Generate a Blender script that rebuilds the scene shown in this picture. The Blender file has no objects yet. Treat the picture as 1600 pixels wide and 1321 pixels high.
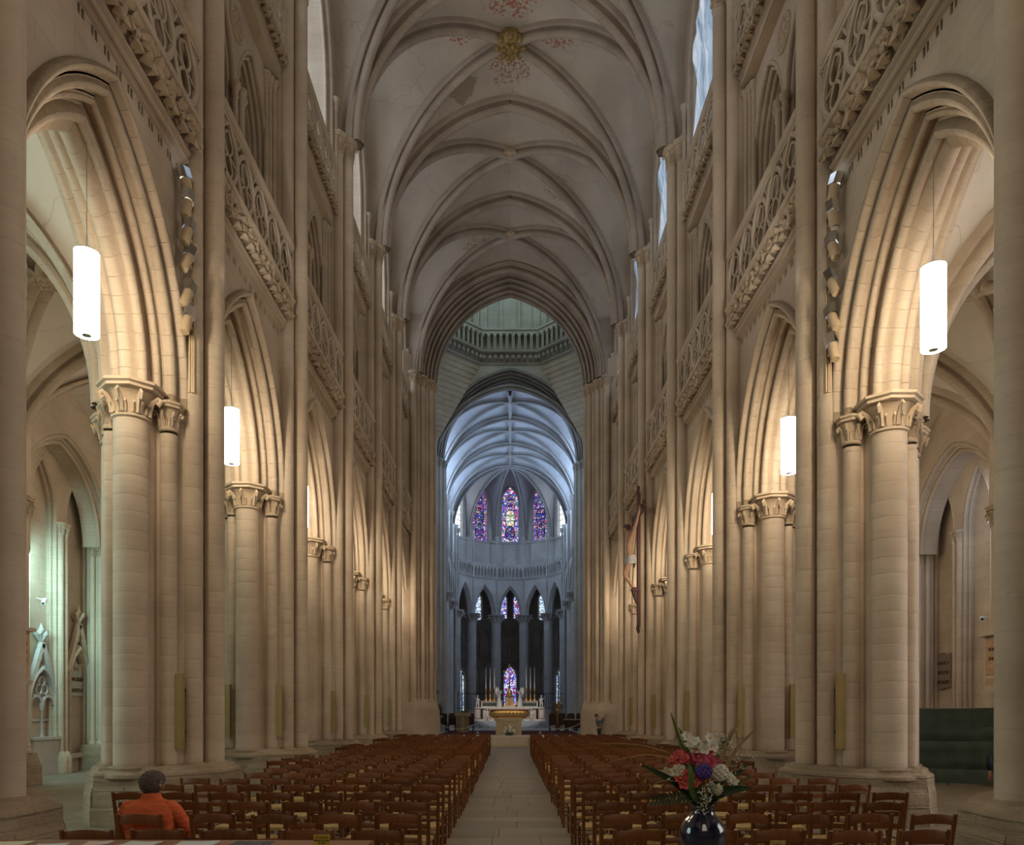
import bpy, math, random
from mathutils import Vector, Matrix
sin, cos, pi, sqrt, acos = math.sin, math.cos, math.pi, math.sqrt, math.acos
random.seed(7)
scene = bpy.context.scene
COL = scene.collection

# ---------------------------------------------------------------- camera, world, exposure
cam_data = bpy.data.cameras.new('camera'); cam = bpy.data.objects.new('camera', cam_data); COL.objects.link(cam)
cam.location = (0, 0, 1.83); cam.rotation_euler = (pi/2, 0, 0)
cam_data.sensor_width = 36; cam_data.lens = 36*1172/1600
cam_data.shift_x = 3/1600; cam_data.shift_y = 451.5/1600
cam_data.clip_start = .05; cam_data.clip_end = 300
scene.camera = cam
world = bpy.data.worlds.new('sky'); scene.world = world; world.use_nodes = True
wbg = world.node_tree.nodes['Background']; wbg.inputs[0].default_value = (.55, .66, .8, 1); wbg.inputs[1].default_value = .6
vs = scene.view_settings; vs.view_transform = 'Standard'; vs.look = 'None'; vs.gamma = 1; vs.use_curve_mapping = False
scene.display_settings.display_device = 'sRGB'
vs.exposure = 0.0
scene.cycles.use_denoising = True
scene.cycles.max_bounces = 7; scene.cycles.diffuse_bounces = 5; scene.cycles.glossy_bounces = 3
scene.cycles.transmission_bounces = 3; scene.cycles.sample_clamp_indirect = 4
LAMP_E, WEST_E, SHEET_E, CHOIR_E, LANTERN_E, CHAPEL_E, NORTH_E = 42.0, 2.5, .72, 9.0, 2.4, 5.5, 2.2
SPOT_E = 290
LAMP_C = (1, .83, .60)

def area_light(name, loc, target, sx, sy, power, color, spread=pi):
    l = bpy.data.lights.new(name, 'AREA'); l.shape = 'RECTANGLE'; l.size = sx; l.size_y = sy
    l.energy = power; l.color = color; l.spread = spread
    o = bpy.data.objects.new(name, l); COL.objects.link(o); o.location = loc
    o.rotation_euler = (Vector(target)-Vector(loc)).to_track_quat('-Z', 'Y').to_euler()
    return o
# daylight that falls through chapel windows standing outside the frame
area_light('chapel_daylight_north', (-12.8, 19.32, 4.4), (-13.35, 22, 2.6), .8, 5.0, 300, (.50, .96, .95))
area_light('chapel_daylight_south', (12.8, 19.32, 6.0), (13.4, 21.5, 5), .9, 5.0, 60, (.62, .78, 1))

def spot(name, loc, target, power, color, angle, blend=1.0, size=.08):
    l = bpy.data.lights.new(name, 'SPOT'); l.energy = power; l.color = color; l.spot_size = math.radians(angle); l.spot_blend = blend; l.shadow_soft_size = size
    o = bpy.data.objects.new(name, l); COL.objects.link(o); o.location = loc; o.rotation_euler = (Vector(target)-Vector(loc)).to_track_quat('-Z', 'Y').to_euler(); return o
# the beams of the spotlight clusters on the two near piers (towards the vault); the altar spots are unseen added fill that brightens the altars
for s_ in (-1, 1):
    for i_, (z_, tx, ty) in enumerate(((10.7, 1.5, 21), (10.35, 0, 28), (9.4, -1, 34), (8.9, 1, 40))): spot('vault_beam', (s_*4.72, 12.3, z_), (-s_*(3.5-.6*i_+tx*0), ty, 25.5), SPOT_E, (1, .93, .84), 60)
    spot('added_altar_fill', (s_*3.95, 41.6, 13.5), (0, 61.5, 2.4), 4200, (1, .84, .66), 16, .5)
    spot('added_altar_fill', (s_*3.95, 41.4, 12.5), (0, 43.2, 1.0), 260, (1, .86, .68), 30, .6)
# ---------------------------------------------------------------- materials
def nodes_of(m):
    m.use_nodes = True; nt = m.node_tree; nt.nodes.clear(); return nt
def N(nt, t, **kw):
    n = nt.nodes.new(t)
    for k, v in kw.items(): setattr(n, k, v)
    return n
def lk(nt, a, b): nt.links.new(a, b)
def inp(n, k, v): n.inputs[k].default_value = v
def c4(c): return (c[0], c[1], c[2], 1)
def mixc(nt, fac, a, b, mode='MIX'):
    n = N(nt, 'ShaderNodeMix', data_type='RGBA', blend_type=mode)
    for s, v in ((0, fac), (6, a), (7, b)):
        if hasattr(v, 'links'): lk(nt, v, n.inputs[s])
        else: n.inputs[s].default_value = v if s == 0 else c4(v)
    return n.outputs[2]
def ramp(nt, src, pts):
    r = N(nt, 'ShaderNodeValToRGB'); e = r.color_ramp.elements
    while len(e) < len(pts): e.new(.5)
    for i, (p, c) in enumerate(pts):
        e[i].position = p; e[i].color = c4(c) if not isinstance(c, (int, float)) else (c, c, c, 1)
    lk(nt, src, r.inputs[0]); return r.outputs[0]
def mth(nt, op, a, b=None, clamp=False):
    n = N(nt, 'ShaderNodeMath', operation=op, use_clamp=clamp)
    for i, v in enumerate((a, b)):
        if v is None: continue
        if hasattr(v, 'links'): lk(nt, v, n.inputs[i])
        else: n.inputs[i].default_value = v
    return n.outputs[0]
def finish(nt, col, rough=.85, bump=None, bstr=.3, bdist=.02, metallic=0, spec=.35, coat=0):
    out = N(nt, 'ShaderNodeOutputMaterial'); b = N(nt, 'ShaderNodeBsdfPrincipled')
    if hasattr(col, 'links'): lk(nt, col, b.inputs['Base Color'])
    else: b.inputs['Base Color'].default_value = c4(col)
    if hasattr(rough, 'links'): lk(nt, rough, b.inputs['Roughness'])
    else: b.inputs['Roughness'].default_value = rough
    b.inputs['Metallic'].default_value = metallic
    b.inputs['Specular IOR Level'].default_value = spec
    b.inputs['Coat Weight'].default_value = coat
    if bump is not None:
        bn = N(nt, 'ShaderNodeBump'); inp(bn, 'Strength', bstr); inp(bn, 'Distance', bdist)
        lk(nt, bump, bn.inputs['Height']); lk(nt, bn.outputs[0], b.inputs['Normal'])
    lk(nt, b.outputs[0], out.inputs[0]); return b
def noise(nt, vec, scale, detail=4, rough=.55, dist=0):
    n = N(nt, 'ShaderNodeTexNoise'); inp(n, 'Scale', scale); inp(n, 'Detail', detail); inp(n, 'Roughness', rough); inp(n, 'Distortion', dist)
    if vec is not None: lk(nt, vec, n.inputs['Vector'])
    return n.outputs['Fac']
def stone(name, c1, c2, c3, joints=.35, bw=.8, bh=.33, rough=.88, bstr=.28):
    m = bpy.data.materials.new(name); nt = nodes_of(m)
    g = N(nt, 'ShaderNodeNewGeometry'); P = g.outputs['Position']
    big = noise(nt, P, .7, 5); fine = noise(nt, P, 14, 4, .6)
    mp = N(nt, 'ShaderNodeMapping'); inp(mp, 'Scale', (1.2, 1.2, 9)); lk(nt, P, mp.inputs[0])
    strat = noise(nt, mp.outputs[0], 1.6, 4, .6)            # horizontal bedding of the limestone
    col = ramp(nt, big, [(.3, c2), (.52, c1), (.72, c3)])
    col = mixc(nt, mth(nt, 'MULTIPLY', ramp(nt, strat, [(.4, 0), (.75, 1)]), .38), col, c2)
    col = mixc(nt, mth(nt, 'MULTIPLY', ramp(nt, fine, [(.62, 0), (.74, 1)]), .25), col, tuple(x*.45 for x in c2))
    sx = N(nt, 'ShaderNodeSeparateXYZ'); lk(nt, P, sx.inputs[0])
    cb = N(nt, 'ShaderNodeCombineXYZ'); lk(nt, mth(nt, 'ADD', sx.outputs[0], mth(nt, 'MULTIPLY', sx.outputs[1], 1.0)), cb.inputs[0]); lk(nt, sx.outputs[2], cb.inputs[1])
    bt = N(nt, 'ShaderNodeTexBrick'); lk(nt, cb.outputs[0], bt.inputs['Vector'])
    inp(bt, 'Scale', 1.0); inp(bt, 'Brick Width', bw); inp(bt, 'Row Height', bh); inp(bt, 'Mortar Size', .006); inp(bt, 'Mortar Smooth', .4); inp(bt, 'Bias', 0)
    inp(bt, 'Color1', (1, 1, 1, 1)); inp(bt, 'Color2', (.86, .84, .82, 1)); inp(bt, 'Mortar', (.62, .58, .54, 1))
    col = mixc(nt, joints*1.6 if joints*1.6 < 1 else 1, col, bt.outputs['Color'], 'MULTIPLY')
    if bstr > .5: fine = mth(nt, 'ADD', mth(nt, 'MULTIPLY', noise(nt, P, 5, 6, .7), 2.2), fine)
    h = mth(nt, 'SUBTRACT', mth(nt, 'ADD', mth(nt, 'MULTIPLY', fine, .5), mth(nt, 'MULTIPLY', strat, .6)), mth(nt, 'MULTIPLY', bt.outputs['Fac'], joints*2))
    finish(nt, col, rough, h, bstr, .02 if bstr < .5 else .05, spec=.25)
    return m
def plain(name, c, rough=.6, metallic=0, var=.18, scale=9, spec=.4, coat=0, bstr=.12):
    m = bpy.data.materials.new(name); nt = nodes_of(m)
    g = N(nt, 'ShaderNodeNewGeometry'); f = noise(nt, g.outputs['Position'], scale, 4)
    col = ramp(nt, f, [(.3, tuple(x*(1-var) for x in c)), (.7, tuple(min(1, x*(1+var)) for x in c))])
    finish(nt, col, rough, f, bstr, .01, metallic, spec, coat); return m
def emit(name, c, s, tex=None):
    m = bpy.data.materials.new(name); nt = nodes_of(m)
    out = N(nt, 'ShaderNodeOutputMaterial'); e = N(nt, 'ShaderNodeEmission'); inp(e, 'Strength', s)
    col = tex(nt) if tex else None
    if col is None: e.inputs[0].default_value = c4(c)
    else: lk(nt, col, e.inputs[0])
    lk(nt, e.outputs[0], out.inputs[0]); return m
S_NAVE = stone('nave_limestone', (.56, .465, .36), (.45, .365, .28), (.64, .55, .44))
S_PIER = stone('pier_limestone', (.58, .475, .365), (.46, .37, .28), (.66, .56, .445), joints=.16, bw=60, bh=.33)
S_BASE = stone('worn_plinth_stone', (.40, .31, .215), (.26, .20, .14), (.52, .42, .31), joints=.1, bstr=.9)
S_CHOIR = stone('choir_limestone', (.50, .47, .45), (.41, .39, .38), (.58, .56, .54), joints=.3)  # same limestone as the nave, greyed to put cool daylight into its colour
S_RIB = stone('vault_rib_stone', (.40, .33, .265), (.30, .245, .19), (.47, .40, .33), joints=.25, bw=60, bh=.45)
S_CRIB = stone('choir_rib_stone', (.36, .34, .34), (.28, .27, .27), (.42, .40, .40), joints=.25, bw=60, bh=.45)
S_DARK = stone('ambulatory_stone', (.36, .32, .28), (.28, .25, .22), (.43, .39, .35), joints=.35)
S_CARVE = stone('carved_limestone', (.54, .43, .31), (.40, .31, .22), (.62, .50, .37), joints=0)
S_LANTERN = stone('lantern_limestone', (.50, .47, .41), (.41, .39, .34), (.57, .55, .49), joints=.45, bw=.6, bh=.3)

# ---------------------------------------------------------------- mesh kit
def warp(s, z): return z - .22*min(1, max(0, z/6)) if s > 0 else z
class MB:
    def __init__(self): self.v = []; self.f = []
    def add(self, vs, fs):
        o = len(self.v); self.v.extend(vs); self.f.extend(tuple(i+o for i in f) for f in fs)
    def grid(self, rows, close=False):
        m = len(rows[0]); vs = [p for r in rows for p in r]; fs = []
        for i in range(len(rows)-1):
            for j in range(m if close else m-1):
                k = (j+1) % m
                fs.append((i*m+j, i*m+k, (i+1)*m+k, (i+1)*m+j))
        self.add(vs, fs)
    def box(self, x0, x1, y0, y1, z0, z1):
        self.add([(x, y, z) for z in (z0, z1) for y in (y0, y1) for x in (x0, x1)],
                 [(0, 2, 3, 1), (4, 5, 7, 6), (0, 1, 5, 4), (2, 6, 7, 3), (0, 4, 6, 2), (1, 3, 7, 5)])
    def lathe(self, cx, cy, prof, seg=16, cap=False, a0=0):
        rows = [[(cx+r*cos(a0+2*pi*j/seg), cy+r*sin(a0+2*pi*j/seg), z) for j in range(seg)] for r, z in prof]
        self.grid(rows, True)
        if cap:
            self.add(rows[0], [tuple(range(seg))[::-1]]); self.add(rows[-1], [tuple(range(seg))])
    def prism(self, poly, z0, z1, top=None, cap=True):
        top = top or poly; n = len(poly)
        vs = [(x, y, z0) for x, y in poly]+[(x, y, z1) for x, y in top]
        fs = [(i, (i+1) % n, n+(i+1) % n, n+i) for i in range(n)]
        if cap: fs += [tuple(range(n))[::-1], tuple(range(n, 2*n))]
        self.add(vs, fs)
    def tube(self, pts, r, seg=8, cap=True, flat=1, up=None):
        pts = [Vector(p) for p in pts]; rows = []; n = len(pts); lat = None
        for i, p in enumerate(pts):
            t = (pts[min(i+1, n-1)]-pts[max(i-1, 0)])
            if t.length < 1e-9: t = Vector((0, 0, 1))
            t.normalize()
            if lat is None:
                u = Vector(up) if up else (Vector((0, 0, 1)) if abs(t.z) < .9 else Vector((1, 0, 0)))
                lat = t.cross(u).normalized()
            else:
                lat = (lat-t*lat.dot(t)).normalized()
            nn = lat.cross(t); rr = r[i] if isinstance(r, (list, tuple)) else r
            rows.append([tuple(p+lat*(rr*cos(2*pi*j/seg))+nn*(rr*flat*sin(2*pi*j/seg))) for j in range(seg)])
        self.grid(rows, True)
        if cap: self.add(rows[0], [tuple(range(seg))[::-1]]); self.add(rows[-1], [tuple(range(seg))])
    def bar(self, p, q, w, d, up=(0, 0, 1)):
        p, q = Vector(p), Vector(q); t = (q-p).normalized(); u = Vector(up)
        if abs(t.dot(u)) > .98: u = Vector((1, 0, 0))
        l = t.cross(u).normalized()*(w/2); n = l.cross(t).normalized()*(d/2)
        vs = [tuple(c+a*l+b*n) for c in (p, q) for a, b in ((-1, -1), (1, -1), (1, 1), (-1, 1))]
        self.add(vs, [(0, 1, 2, 3), (7, 6, 5, 4), (0, 4, 5, 1), (1, 5, 6, 2), (2, 6, 7, 3), (3, 7, 4, 0)])
    def ball(self, c, r, seg=10, ring=6, sc=(1, 1, 1)):
        rows = [[(c[0]+r*sc[0]*sin(pi*i/ring)*cos(2*pi*j/seg), c[1]+r*sc[1]*sin(pi*i/ring)*sin(2*pi*j/seg), c[2]+r*sc[2]*cos(pi*i/ring)) for j in range(seg)] for i in range(ring+1)]
        self.grid(rows, True)
    def merge(self, o, M=None):
        self.add([tuple(M @ Vector(p)) for p in o.v] if M is not None else o.v, o.f)
    def mesh(self, name, mat, s=0, sharp=.75):
        v, f = self.v, self.f
        if s: v = [(s*x, y, warp(s, z)) for x, y, z in v]
        if s < 0: f = [q[::-1] for q in f]
        me = bpy.data.meshes.new(name); me.from_pydata(v, [], f)
        if mat is not None: me.materials.append(mat)
        if sharp:
            me.polygons.foreach_set('use_smooth', [True]*len(me.polygons)); me.set_sharp_from_angle(angle=sharp)
        me.update(); return me
    def build(self, name, mat, parent=None, s=0, loc=(0, 0, 0), sharp=.75, **props):
        return link(name, self.mesh(name, mat, s, sharp), parent, loc, **props)
def link(name, me, parent=None, loc=(0, 0, 0), rot=None, scale=None, **props):
    o = bpy.data.objects.new(name, me); COL.objects.link(o); o.location = loc
    if rot: o.rotation_euler = rot
    if scale: o.scale = scale
    if parent is not None: o.parent = parent
    for k, v in props.items():
        if v is not None: o[k] = v
    return o
def empty(name, loc=(0, 0, 0), parent=None, rz=0, **props):
    o = link(name, None, parent, loc, (0, 0, rz), **props); o.empty_display_size = .2; return o
def thing(name, label, cat, loc=(0, 0, 0), rz=0, group=None):
    return empty(name, loc, None, rz, label=label, category=cat, group=group)
def tag(o, label, cat, group=None):
    o['label'] = label; o['category'] = cat
    if group: o['group'] = group
    return o
def struct(name, loc=(0, 0, 0)): return empty(name, loc, kind='structure')
def copy_tree(o, parent=None, label=None):
    c = o.copy(); COL.objects.link(c); c.parent = parent
    if label: c['label'] = label
    for ch in o.children: copy_tree(ch, c)
    return c

# arches: M(a, z, d) maps along / height / depth to a point; prof = [(d, v)], v = radial offset outward of the springing line
def Rof(a, h): return (a*a+h*h)/(2*a)
def arc_half(ac, half, zs, h, v, n, t0=0, t1=1):
    R = Rof(half, h); r = R+v; e = acos(min(1, (R-half)/r))
    return [(-(half+v)+(r-r*cos(e*(t0+(t1-t0)*i/n))), zs+r*sin(e*(t0+(t1-t0)*i/n))) for i in range(n+1)]
def arch(mb, M, ac, half, zs, h, prof, n=12, sides=(-1, 1), t0=0, t1=1, inset=0):
    cols = [(d, arc_half(ac, half, zs, h, v, n, t0, t1)) for d, v in prof]
    if inset:
        ins = [(d, arc_half(ac, half, zs, h, v+inset, n, t0, t1)) for d, v in prof]
        R = Rof(half, h)
    for sd in sides:
        rows = [[M(ac-sd*c[i][0], c[i][1], d) for d, c in cols] for i in range(n+1)]
        if inset:
            e = .012/(R*1.0)/(t1-t0)
            first = [M(ac-sd*c[0][0], c[0][1], d) for d, c in ins]
            last = [M(ac-sd*c[n][0], c[n][1], d) for d, c in ins]
            f = lambda p, q: tuple(a+(b-a)*.05 for a, b in zip(p, q))
            r0 = [f(p, q) for p, q in zip(rows[0], rows[1])]; r1 = [f(p, q) for p, q in zip(rows[n], rows[n-1])]
            rows = [first, r0]+rows[1:n]+[r1, last]
        mb.grid(rows)
def wall_arch(mb, M, a0, a1, zb, zt, ac, half, zs, h, d, dback=None, n=12, zj=None):
    for dd in ([d] if dback is None else [d, dback]):
        c = arc_half(ac, half, zs, h, 0, n)
        for sd in (-1, 1):
            mb.grid([[M(ac+sd*-p[0] if sd > 0 else ac+p[0], p[1], dd), M(ac+sd*-p[0] if sd > 0 else ac+p[0], zt, dd)] for p in c])
        mb.grid([[M(a0, zb, dd), M(a0, zs, dd), M(a0, zt, dd)], [M(ac-half, zb, dd), M(ac-half, zs, dd), M(ac-half, zt, dd)]])
        mb.grid([[M(ac+half, zb, dd), M(ac+half, zs, dd), M(ac+half, zt, dd)], [M(a1, zb, dd), M(a1, zs, dd), M(a1, zt, dd)]])
def jambs(mb, M, ac, half, zb, zs, prof):
    for sd in (-1, 1):
        mb.grid([[M(ac+sd*(half+v), z, d) for d, v in prof] for z in (zb, zs)])
def arch_fill(mb, M, ac, half, zb, zs, h, d, n=12):
    c = arc_half(ac, half, zs, h, 0, n)
    L = [M(ac+half*-1, zb, d)]+[M(ac+p[0], p[1], d) for p in c]; Rr = [M(ac+half, zb, d)]+[M(ac-p[0], p[1], d) for p in c]
    mb.grid([L, Rr])
def roll(cd, cv, r, a0, a1, n=5): # arc points in the (d, v) plane, angles in degrees
    return [(cd+r*cos(math.radians(a0+(a1-a0)*i/n)), cv+r*sin(math.radians(a0+(a1-a0)*i/n))) for i in range(n+1)]
YM = lambda a, z, d: (d, a, z)     # arch in a wall along the nave
def XM(y): return lambda a, z, d: (a, y+d, z)  # arch across the nave

def rib(mb, pts, prof, lat):
    """sweep of a rib profile [(lateral, normal)] along a curve lying in a vertical plane with horizontal normal lat"""
    pts = [Vector(p) for p in pts]; L = Vector(lat).normalized(); rows = []; n = len(pts)
    for i, p in enumerate(pts):
        t = (pts[min(i+1, n-1)]-pts[max(i-1, 0)]).normalized(); nn = L.cross(t).normalized()
        if nn.z < -1e-6 or (abs(nn.z) < 1e-6): pass
        rows.append([tuple(p+L*l+nn*m) for l, m in prof])
    mb.grid(rows)
RIB = [(-.19, .1), (-.19, -.06), (-.17, -.10), (-.13, -.115), (-.125, -.06), (-.05, -.05), (-.05, -.19)]+[(.125*cos(math.radians(x)), -.275+.13*sin(math.radians(x))) for x in (135, 180, 215, 245, 270, 295, 325, 360, 405)]+[(.05, -.19), (.05, -.05), (.125, -.06), (.13, -.115), (.17, -.10), (.19, -.06), (.19, .1)]
def sc(prof, k, kd=None): return [(a*k, b*(kd or k)) for a, b in prof]
# ================================================================= the setting
B = 5.4
PY = [7.7+B*k for k in range(-1, 6)]      # pier centres, pier 0 stands level with the frame's edge; index 0 is behind it
YC0, YC1, YX = 39.75, 52.6, 66.0          # west crossing arch, choir entry, centre of the apse
SIDE = {-1: 'left', 1: 'right'}
walls = {s: struct('wall_'+SIDE[s]) for s in (-1, 1)}
ceiling = struct('ceiling')
M_CACHE = {}
def shared(key, s, make, name, mat, **kw):
    k = (key, s)
    if k not in M_CACHE: M_CACHE[k] = make().mesh(name, mat, s, **kw)
    return M_CACHE[k]

# ---- carved pieces
def capital_mb(r, h, leaves=8, square=False):
    """bell with crocket leaves under a moulded octagonal abacus; top of the abacus at z = 0"""
    mb = MB(); ra = r*1.75
    mb.lathe(0, 0, [(r*1.0, -h), (r*1.13, -h+.02), (r*1.13, -h+.05), (r*1.0, -h+.07), (r*1.02, -h*.6), (r*1.22, -h*.34), (r*1.42, -h*.24)], 16)
    n = 8
    for rr0, rr1, z0, z1 in ((ra*.86, ra, -h*.24, -h*.2), (ra, ra, -h*.2, -h*.12), (ra*1.0, ra*1.09, -h*.12, -h*.08), (ra*1.09, ra*1.09, -h*.08, 0)):
        mb.lathe(0, 0, [(rr0, z0), (rr1, z1)], n, a0=pi/8)
    mb.lathe(0, 0, [(ra*1.09, 0), (.001, 0)], n, a0=pi/8); mb.lathe(0, 0, [(r, -h*.24), (ra*.9, -h*.24)], n, a0=pi/8)
    for k in range(leaves):
        a = 2*pi*k/leaves+pi/leaves*0; d = Vector((cos(a), sin(a), 0)); q = Vector((-sin(a), cos(a), 0))
        pts = [d*(r*1.02)+Vector((0, 0, -h*.86)), d*(r*1.1)+Vector((0, 0, -h*.62)), d*(r*1.3)+Vector((0, 0, -h*.42)), d*(r*1.62)+Vector((0, 0, -h*.31)),
               d*(r*1.78)+Vector((0, 0, -h*.40)), d*(r*1.66)+Vector((0, 0, -h*.50)), d*(r*1.52)+Vector((0, 0, -h*.44))]
        mb.tube(pts, [r*.20, r*.20, r*.16, r*.15, r*.17, r*.16, r*.08], 6, flat=.6, up=tuple(q))
        for sg in (-1, 1):
            a2 = a+sg*pi/leaves*.52; d2 = Vector((cos(a2), sin(a2), 0))
            mb.tube([d2*(r*1.03)+Vector((0, 0, -h*.84)), d2*(r*1.08)+Vector((0, 0, -h*.66)), d2*(r*1.24)+Vector((0, 0, -h*.55)), d2*(r*1.3)+Vector((0, 0, -h*.62))],
                    [r*.10, r*.13, r*.10, r*.05], 5, flat=.6)
    return mb
def base_mb(r):
    """Gothic water-holding base: lower torus, scotia, upper torus; bottom at z = 0, 0.2 high"""
    mb = MB(); mb.lathe(0, 0, [(r*1.5, 0), (r*1.52, .02), (r*1.5, .06), (r*1.28, .09), (r*1.2, .12), (r*1.2, .14), (r*1.26, .16), (r*1.2, .19), (r, .2)], 20); return mb
DRUM = {}
def drum(r, h):
    k = (round(r, 3), round(h, 3))
    if k not in DRUM:
        mb = MB(); mb.lathe(0, 0, [(r-.006, 0), (r-.001, .005), (r, .012), (r, h-.012), (r-.001, h-.005), (r-.006, h)], 22); DRUM[k] = mb.mesh('stone', S_PIER)
    return DRUM[k]
ARCADE = [(6.15, -.92, .27), (6.15, .92, .27), (5.68, -.62, .135), (5.68, .62, .135), (6.58, -.74, .11), (6.58, .74, .11), (6.74, -.50, .10), (6.74, .50, .10), (6.93, 0, .19)]
NAVE = [(5.42, -.30, .17), (5.16, 0, .165), (5.42, .30, .17)]
CORE = [(5.30, -.1), (5.42, -.42), (5.60, -.5), (5.72, -.62), (5.86, -.66), (5.9, -.82), (6.4, -.82), (6.48, -.66), (6.66, -.62), (6.7, -.5), (6.8, -.4), (6.85, -.15)]
CORE = CORE+[(x, -y) for x, y in CORE[::-1]]
PLINTH = [(4.78, -.42), (5.25, -1.0), (5.62, -1.27), (6.62, -1.27), (6.95, -.9), (7.15, -.4), (7.15, .4), (6.95, .9), (6.62, 1.27), (5.62, 1.27), (5.25, 1.0), (4.78, .42)]
ZCAP, ZV = 7.08, 19.93
def scale_poly(P, k, c=(6.15, 0)): return [(c[0]+(x-c[0])*k, c[1]+(y-c[1])*k) for x, y in P]
PIER_LABEL = {0: 'clustered stone pier cut by the frame beside the nearest aisle opening', 1: 'nearest full clustered stone pier with six spotlights up its shaft',
              2: 'second full clustered pier, behind the one with the spotlights', 3: 'third full clustered pier, two behind the spotlights', 4: 'fourth full clustered pier, three behind the spotlights', 5: 'fifth full clustered pier, last but one before the crossing'}
def pier(s, k):
    y = PY[k+1]; near = k in (0, 1, 2)
    root = thing('stone_pier', PIER_LABEL[k]+', %s of the aisle' % SIDE[s], 'pier', (0, y, 0), group='clustered piers of the nave')
    L = lambda x, yy, z: (s*x, yy, warp(s, z))
    rnd = random.Random(k*7+s); 
    hs = []; z = .96
    while z < ZCAP-.62-.2: h = rnd.choice((.27, .31, .36)); hs.append((z, h)); z += h
    hs.append((z, ZCAP-.5-z))
    # plinth
    core = MB(); core.prism(scale_poly(PLINTH, .965), -.02, .775)
    for z0, k0, z1, k1 in ((.76, .95, .80, .965), (.80, .965, .84, .955), (.84, .955, .87, .90), (.87, .90, .93, .88)): core.prism(scale_poly(PLINTH, k0), z0, z1, scale_poly(PLINTH, k1))
    pl = core.build('plinth', S_BASE, root, s)
    if near:
        for ci, (z0, z1, kk, kt) in enumerate(((0, .30, 1.0, 1.0), (.30, .56, .995, .99), (.56, .78, .985, .94))):
            P, T = scale_poly(PLINTH, kk), scale_poly(PLINTH, kt); n = len(P); I = scale_poly(PLINTH, .93)
            for i in range(n):
                p, q, tp, tq = Vector(P[i]), Vector(P[(i+1) % n]), Vector(T[i]), Vector(T[(i+1) % n]); cuts = [0, 1]
                if (p-q).length > .9: cuts = [0, rnd.uniform(.4, .6), 1]
                for a, b in zip(cuts, cuts[1:]):
                    mb = MB(); g = .006/(p-q).length; a2, b2 = a+g, b-g
                    u0, u1, w0, w1 = p.lerp(q, a2), p.lerp(q, b2), tp.lerp(tq, a2), tp.lerp(tq, b2); c = Vector((6.15, 0))
                    i0, i1 = u0.lerp(c, .12), u1.lerp(c, .12); jit = rnd.uniform(-.008, .008)
                    vs = [tuple(x)+(zz,) for x, zz in ((u0, z0+.004), (u1, z0+.004), (i1, z0+.004), (i0, z0+.004), (w0, z1-.02), (w1, z1-.02), (w0.lerp(c, .015), z1-.002), (w1.lerp(c, .015), z1-.002), (i1, z1-.002), (i0, z1-.002))]
                    vs = [(x+(x-c[0])*jit, yy+(yy)*jit, zz) for x, yy, zz in vs]
                    mb.add(vs, [(0, 1, 5, 4), (4, 5, 7, 6), (6, 7, 8, 9), (0, 4, 6, 9, 3), (1, 2, 8, 7, 5), (0, 3, 2, 1)])
                    mb.build('stone', S_BASE, pl, s, sharp=0)
    cm = MB(); cm.prism(CORE, .6, ZCAP, cap=False); cm.prism([(5.3, -.1), (5.42, -.42), (5.62, -.45), (6.7, -.4), (6.7, .4), (5.62, .45), (5.42, .42), (5.3, .1)], ZCAP, 20.2, cap=False)
    link('core', shared('core', s, lambda: cm, 'core', S_PIER), root)
    # columns of the arcade
    for i, (x, yy, r) in enumerate(ARCADE):
        seen = near and x < 6.7 and yy < 0
        zc = ZCAP if r > .2 else ZCAP-.16
        col = MB(); col.lathe(x, yy, [(r-(.004 if seen else 0), .9), (r-(.004 if seen else 0), zc-.5)], 20)
        me = shared(('col', i, seen), s, lambda: col, 'column', S_PIER); o = link('column' if r > .2 else 'shaft', me, root)
        bm = base_mb(r); mm = MB(); mm.merge(bm, Matrix.Translation((x, yy, .76)))
        link('base', shared(('cb', i), s, lambda: mm, 'base', S_BASE), root)
        cp = capital_mb(r, .56 if r > .2 else .46, 8); m2 = MB(); m2.merge(cp, Matrix.Translation((x, yy, zc)))
        link('capital', shared(('cap', i), s, lambda: m2, 'capital', S_CARVE), root)
        if seen:
            for z, h in hs:
                h2 = min(h, zc-.5-z)
                if h2 < .05: continue
                link('stone', drum(r, h), o, L(x, yy, z), None, (1, 1, (warp(s, z+h2)-warp(s, z))/h))
    # vault shafts up to the springing
    for i, (x, yy, r) in enumerate(NAVE):
        seen = k in (1, 2) and yy <= 0
        col = MB(); col.lathe(x, yy, [(r-(.004 if seen else 0), .9), (r-(.004 if seen else 0), ZV-.5)], 18)
        o = link('vault_shaft', shared(('vs', i, seen), s, lambda: col, 'vault_shaft', S_PIER), root)
        bm = base_mb(r); mm = MB(); mm.merge(bm, Matrix.Translation((x, yy, .76))); link('base', shared(('vb', i), s, lambda: mm, 'base', S_BASE), root)
        cp = capital_mb(r, .62, 6); m2 = MB(); m2.merge(cp, Matrix.Translation((x, yy, ZV))); link('capital', shared(('vc', i), s, lambda: m2, 'capital', S_CARVE), root)
        if seen:
            z = .96; zmax = 12.6
            while z < ZV-.9:
                h = rnd.choice((.33, .38, .43)); z2 = min(z+h, ZV-.5)
                if z < zmax: link('stone', drum(r, h), o, L(x, yy, z), None, (1, 1, (warp(s, z2)-warp(s, z))/h))
                z = z2
            zl = z
    return root
for s in (-1, 1):
    for k in range(0, 6): pier(s, k)

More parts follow.
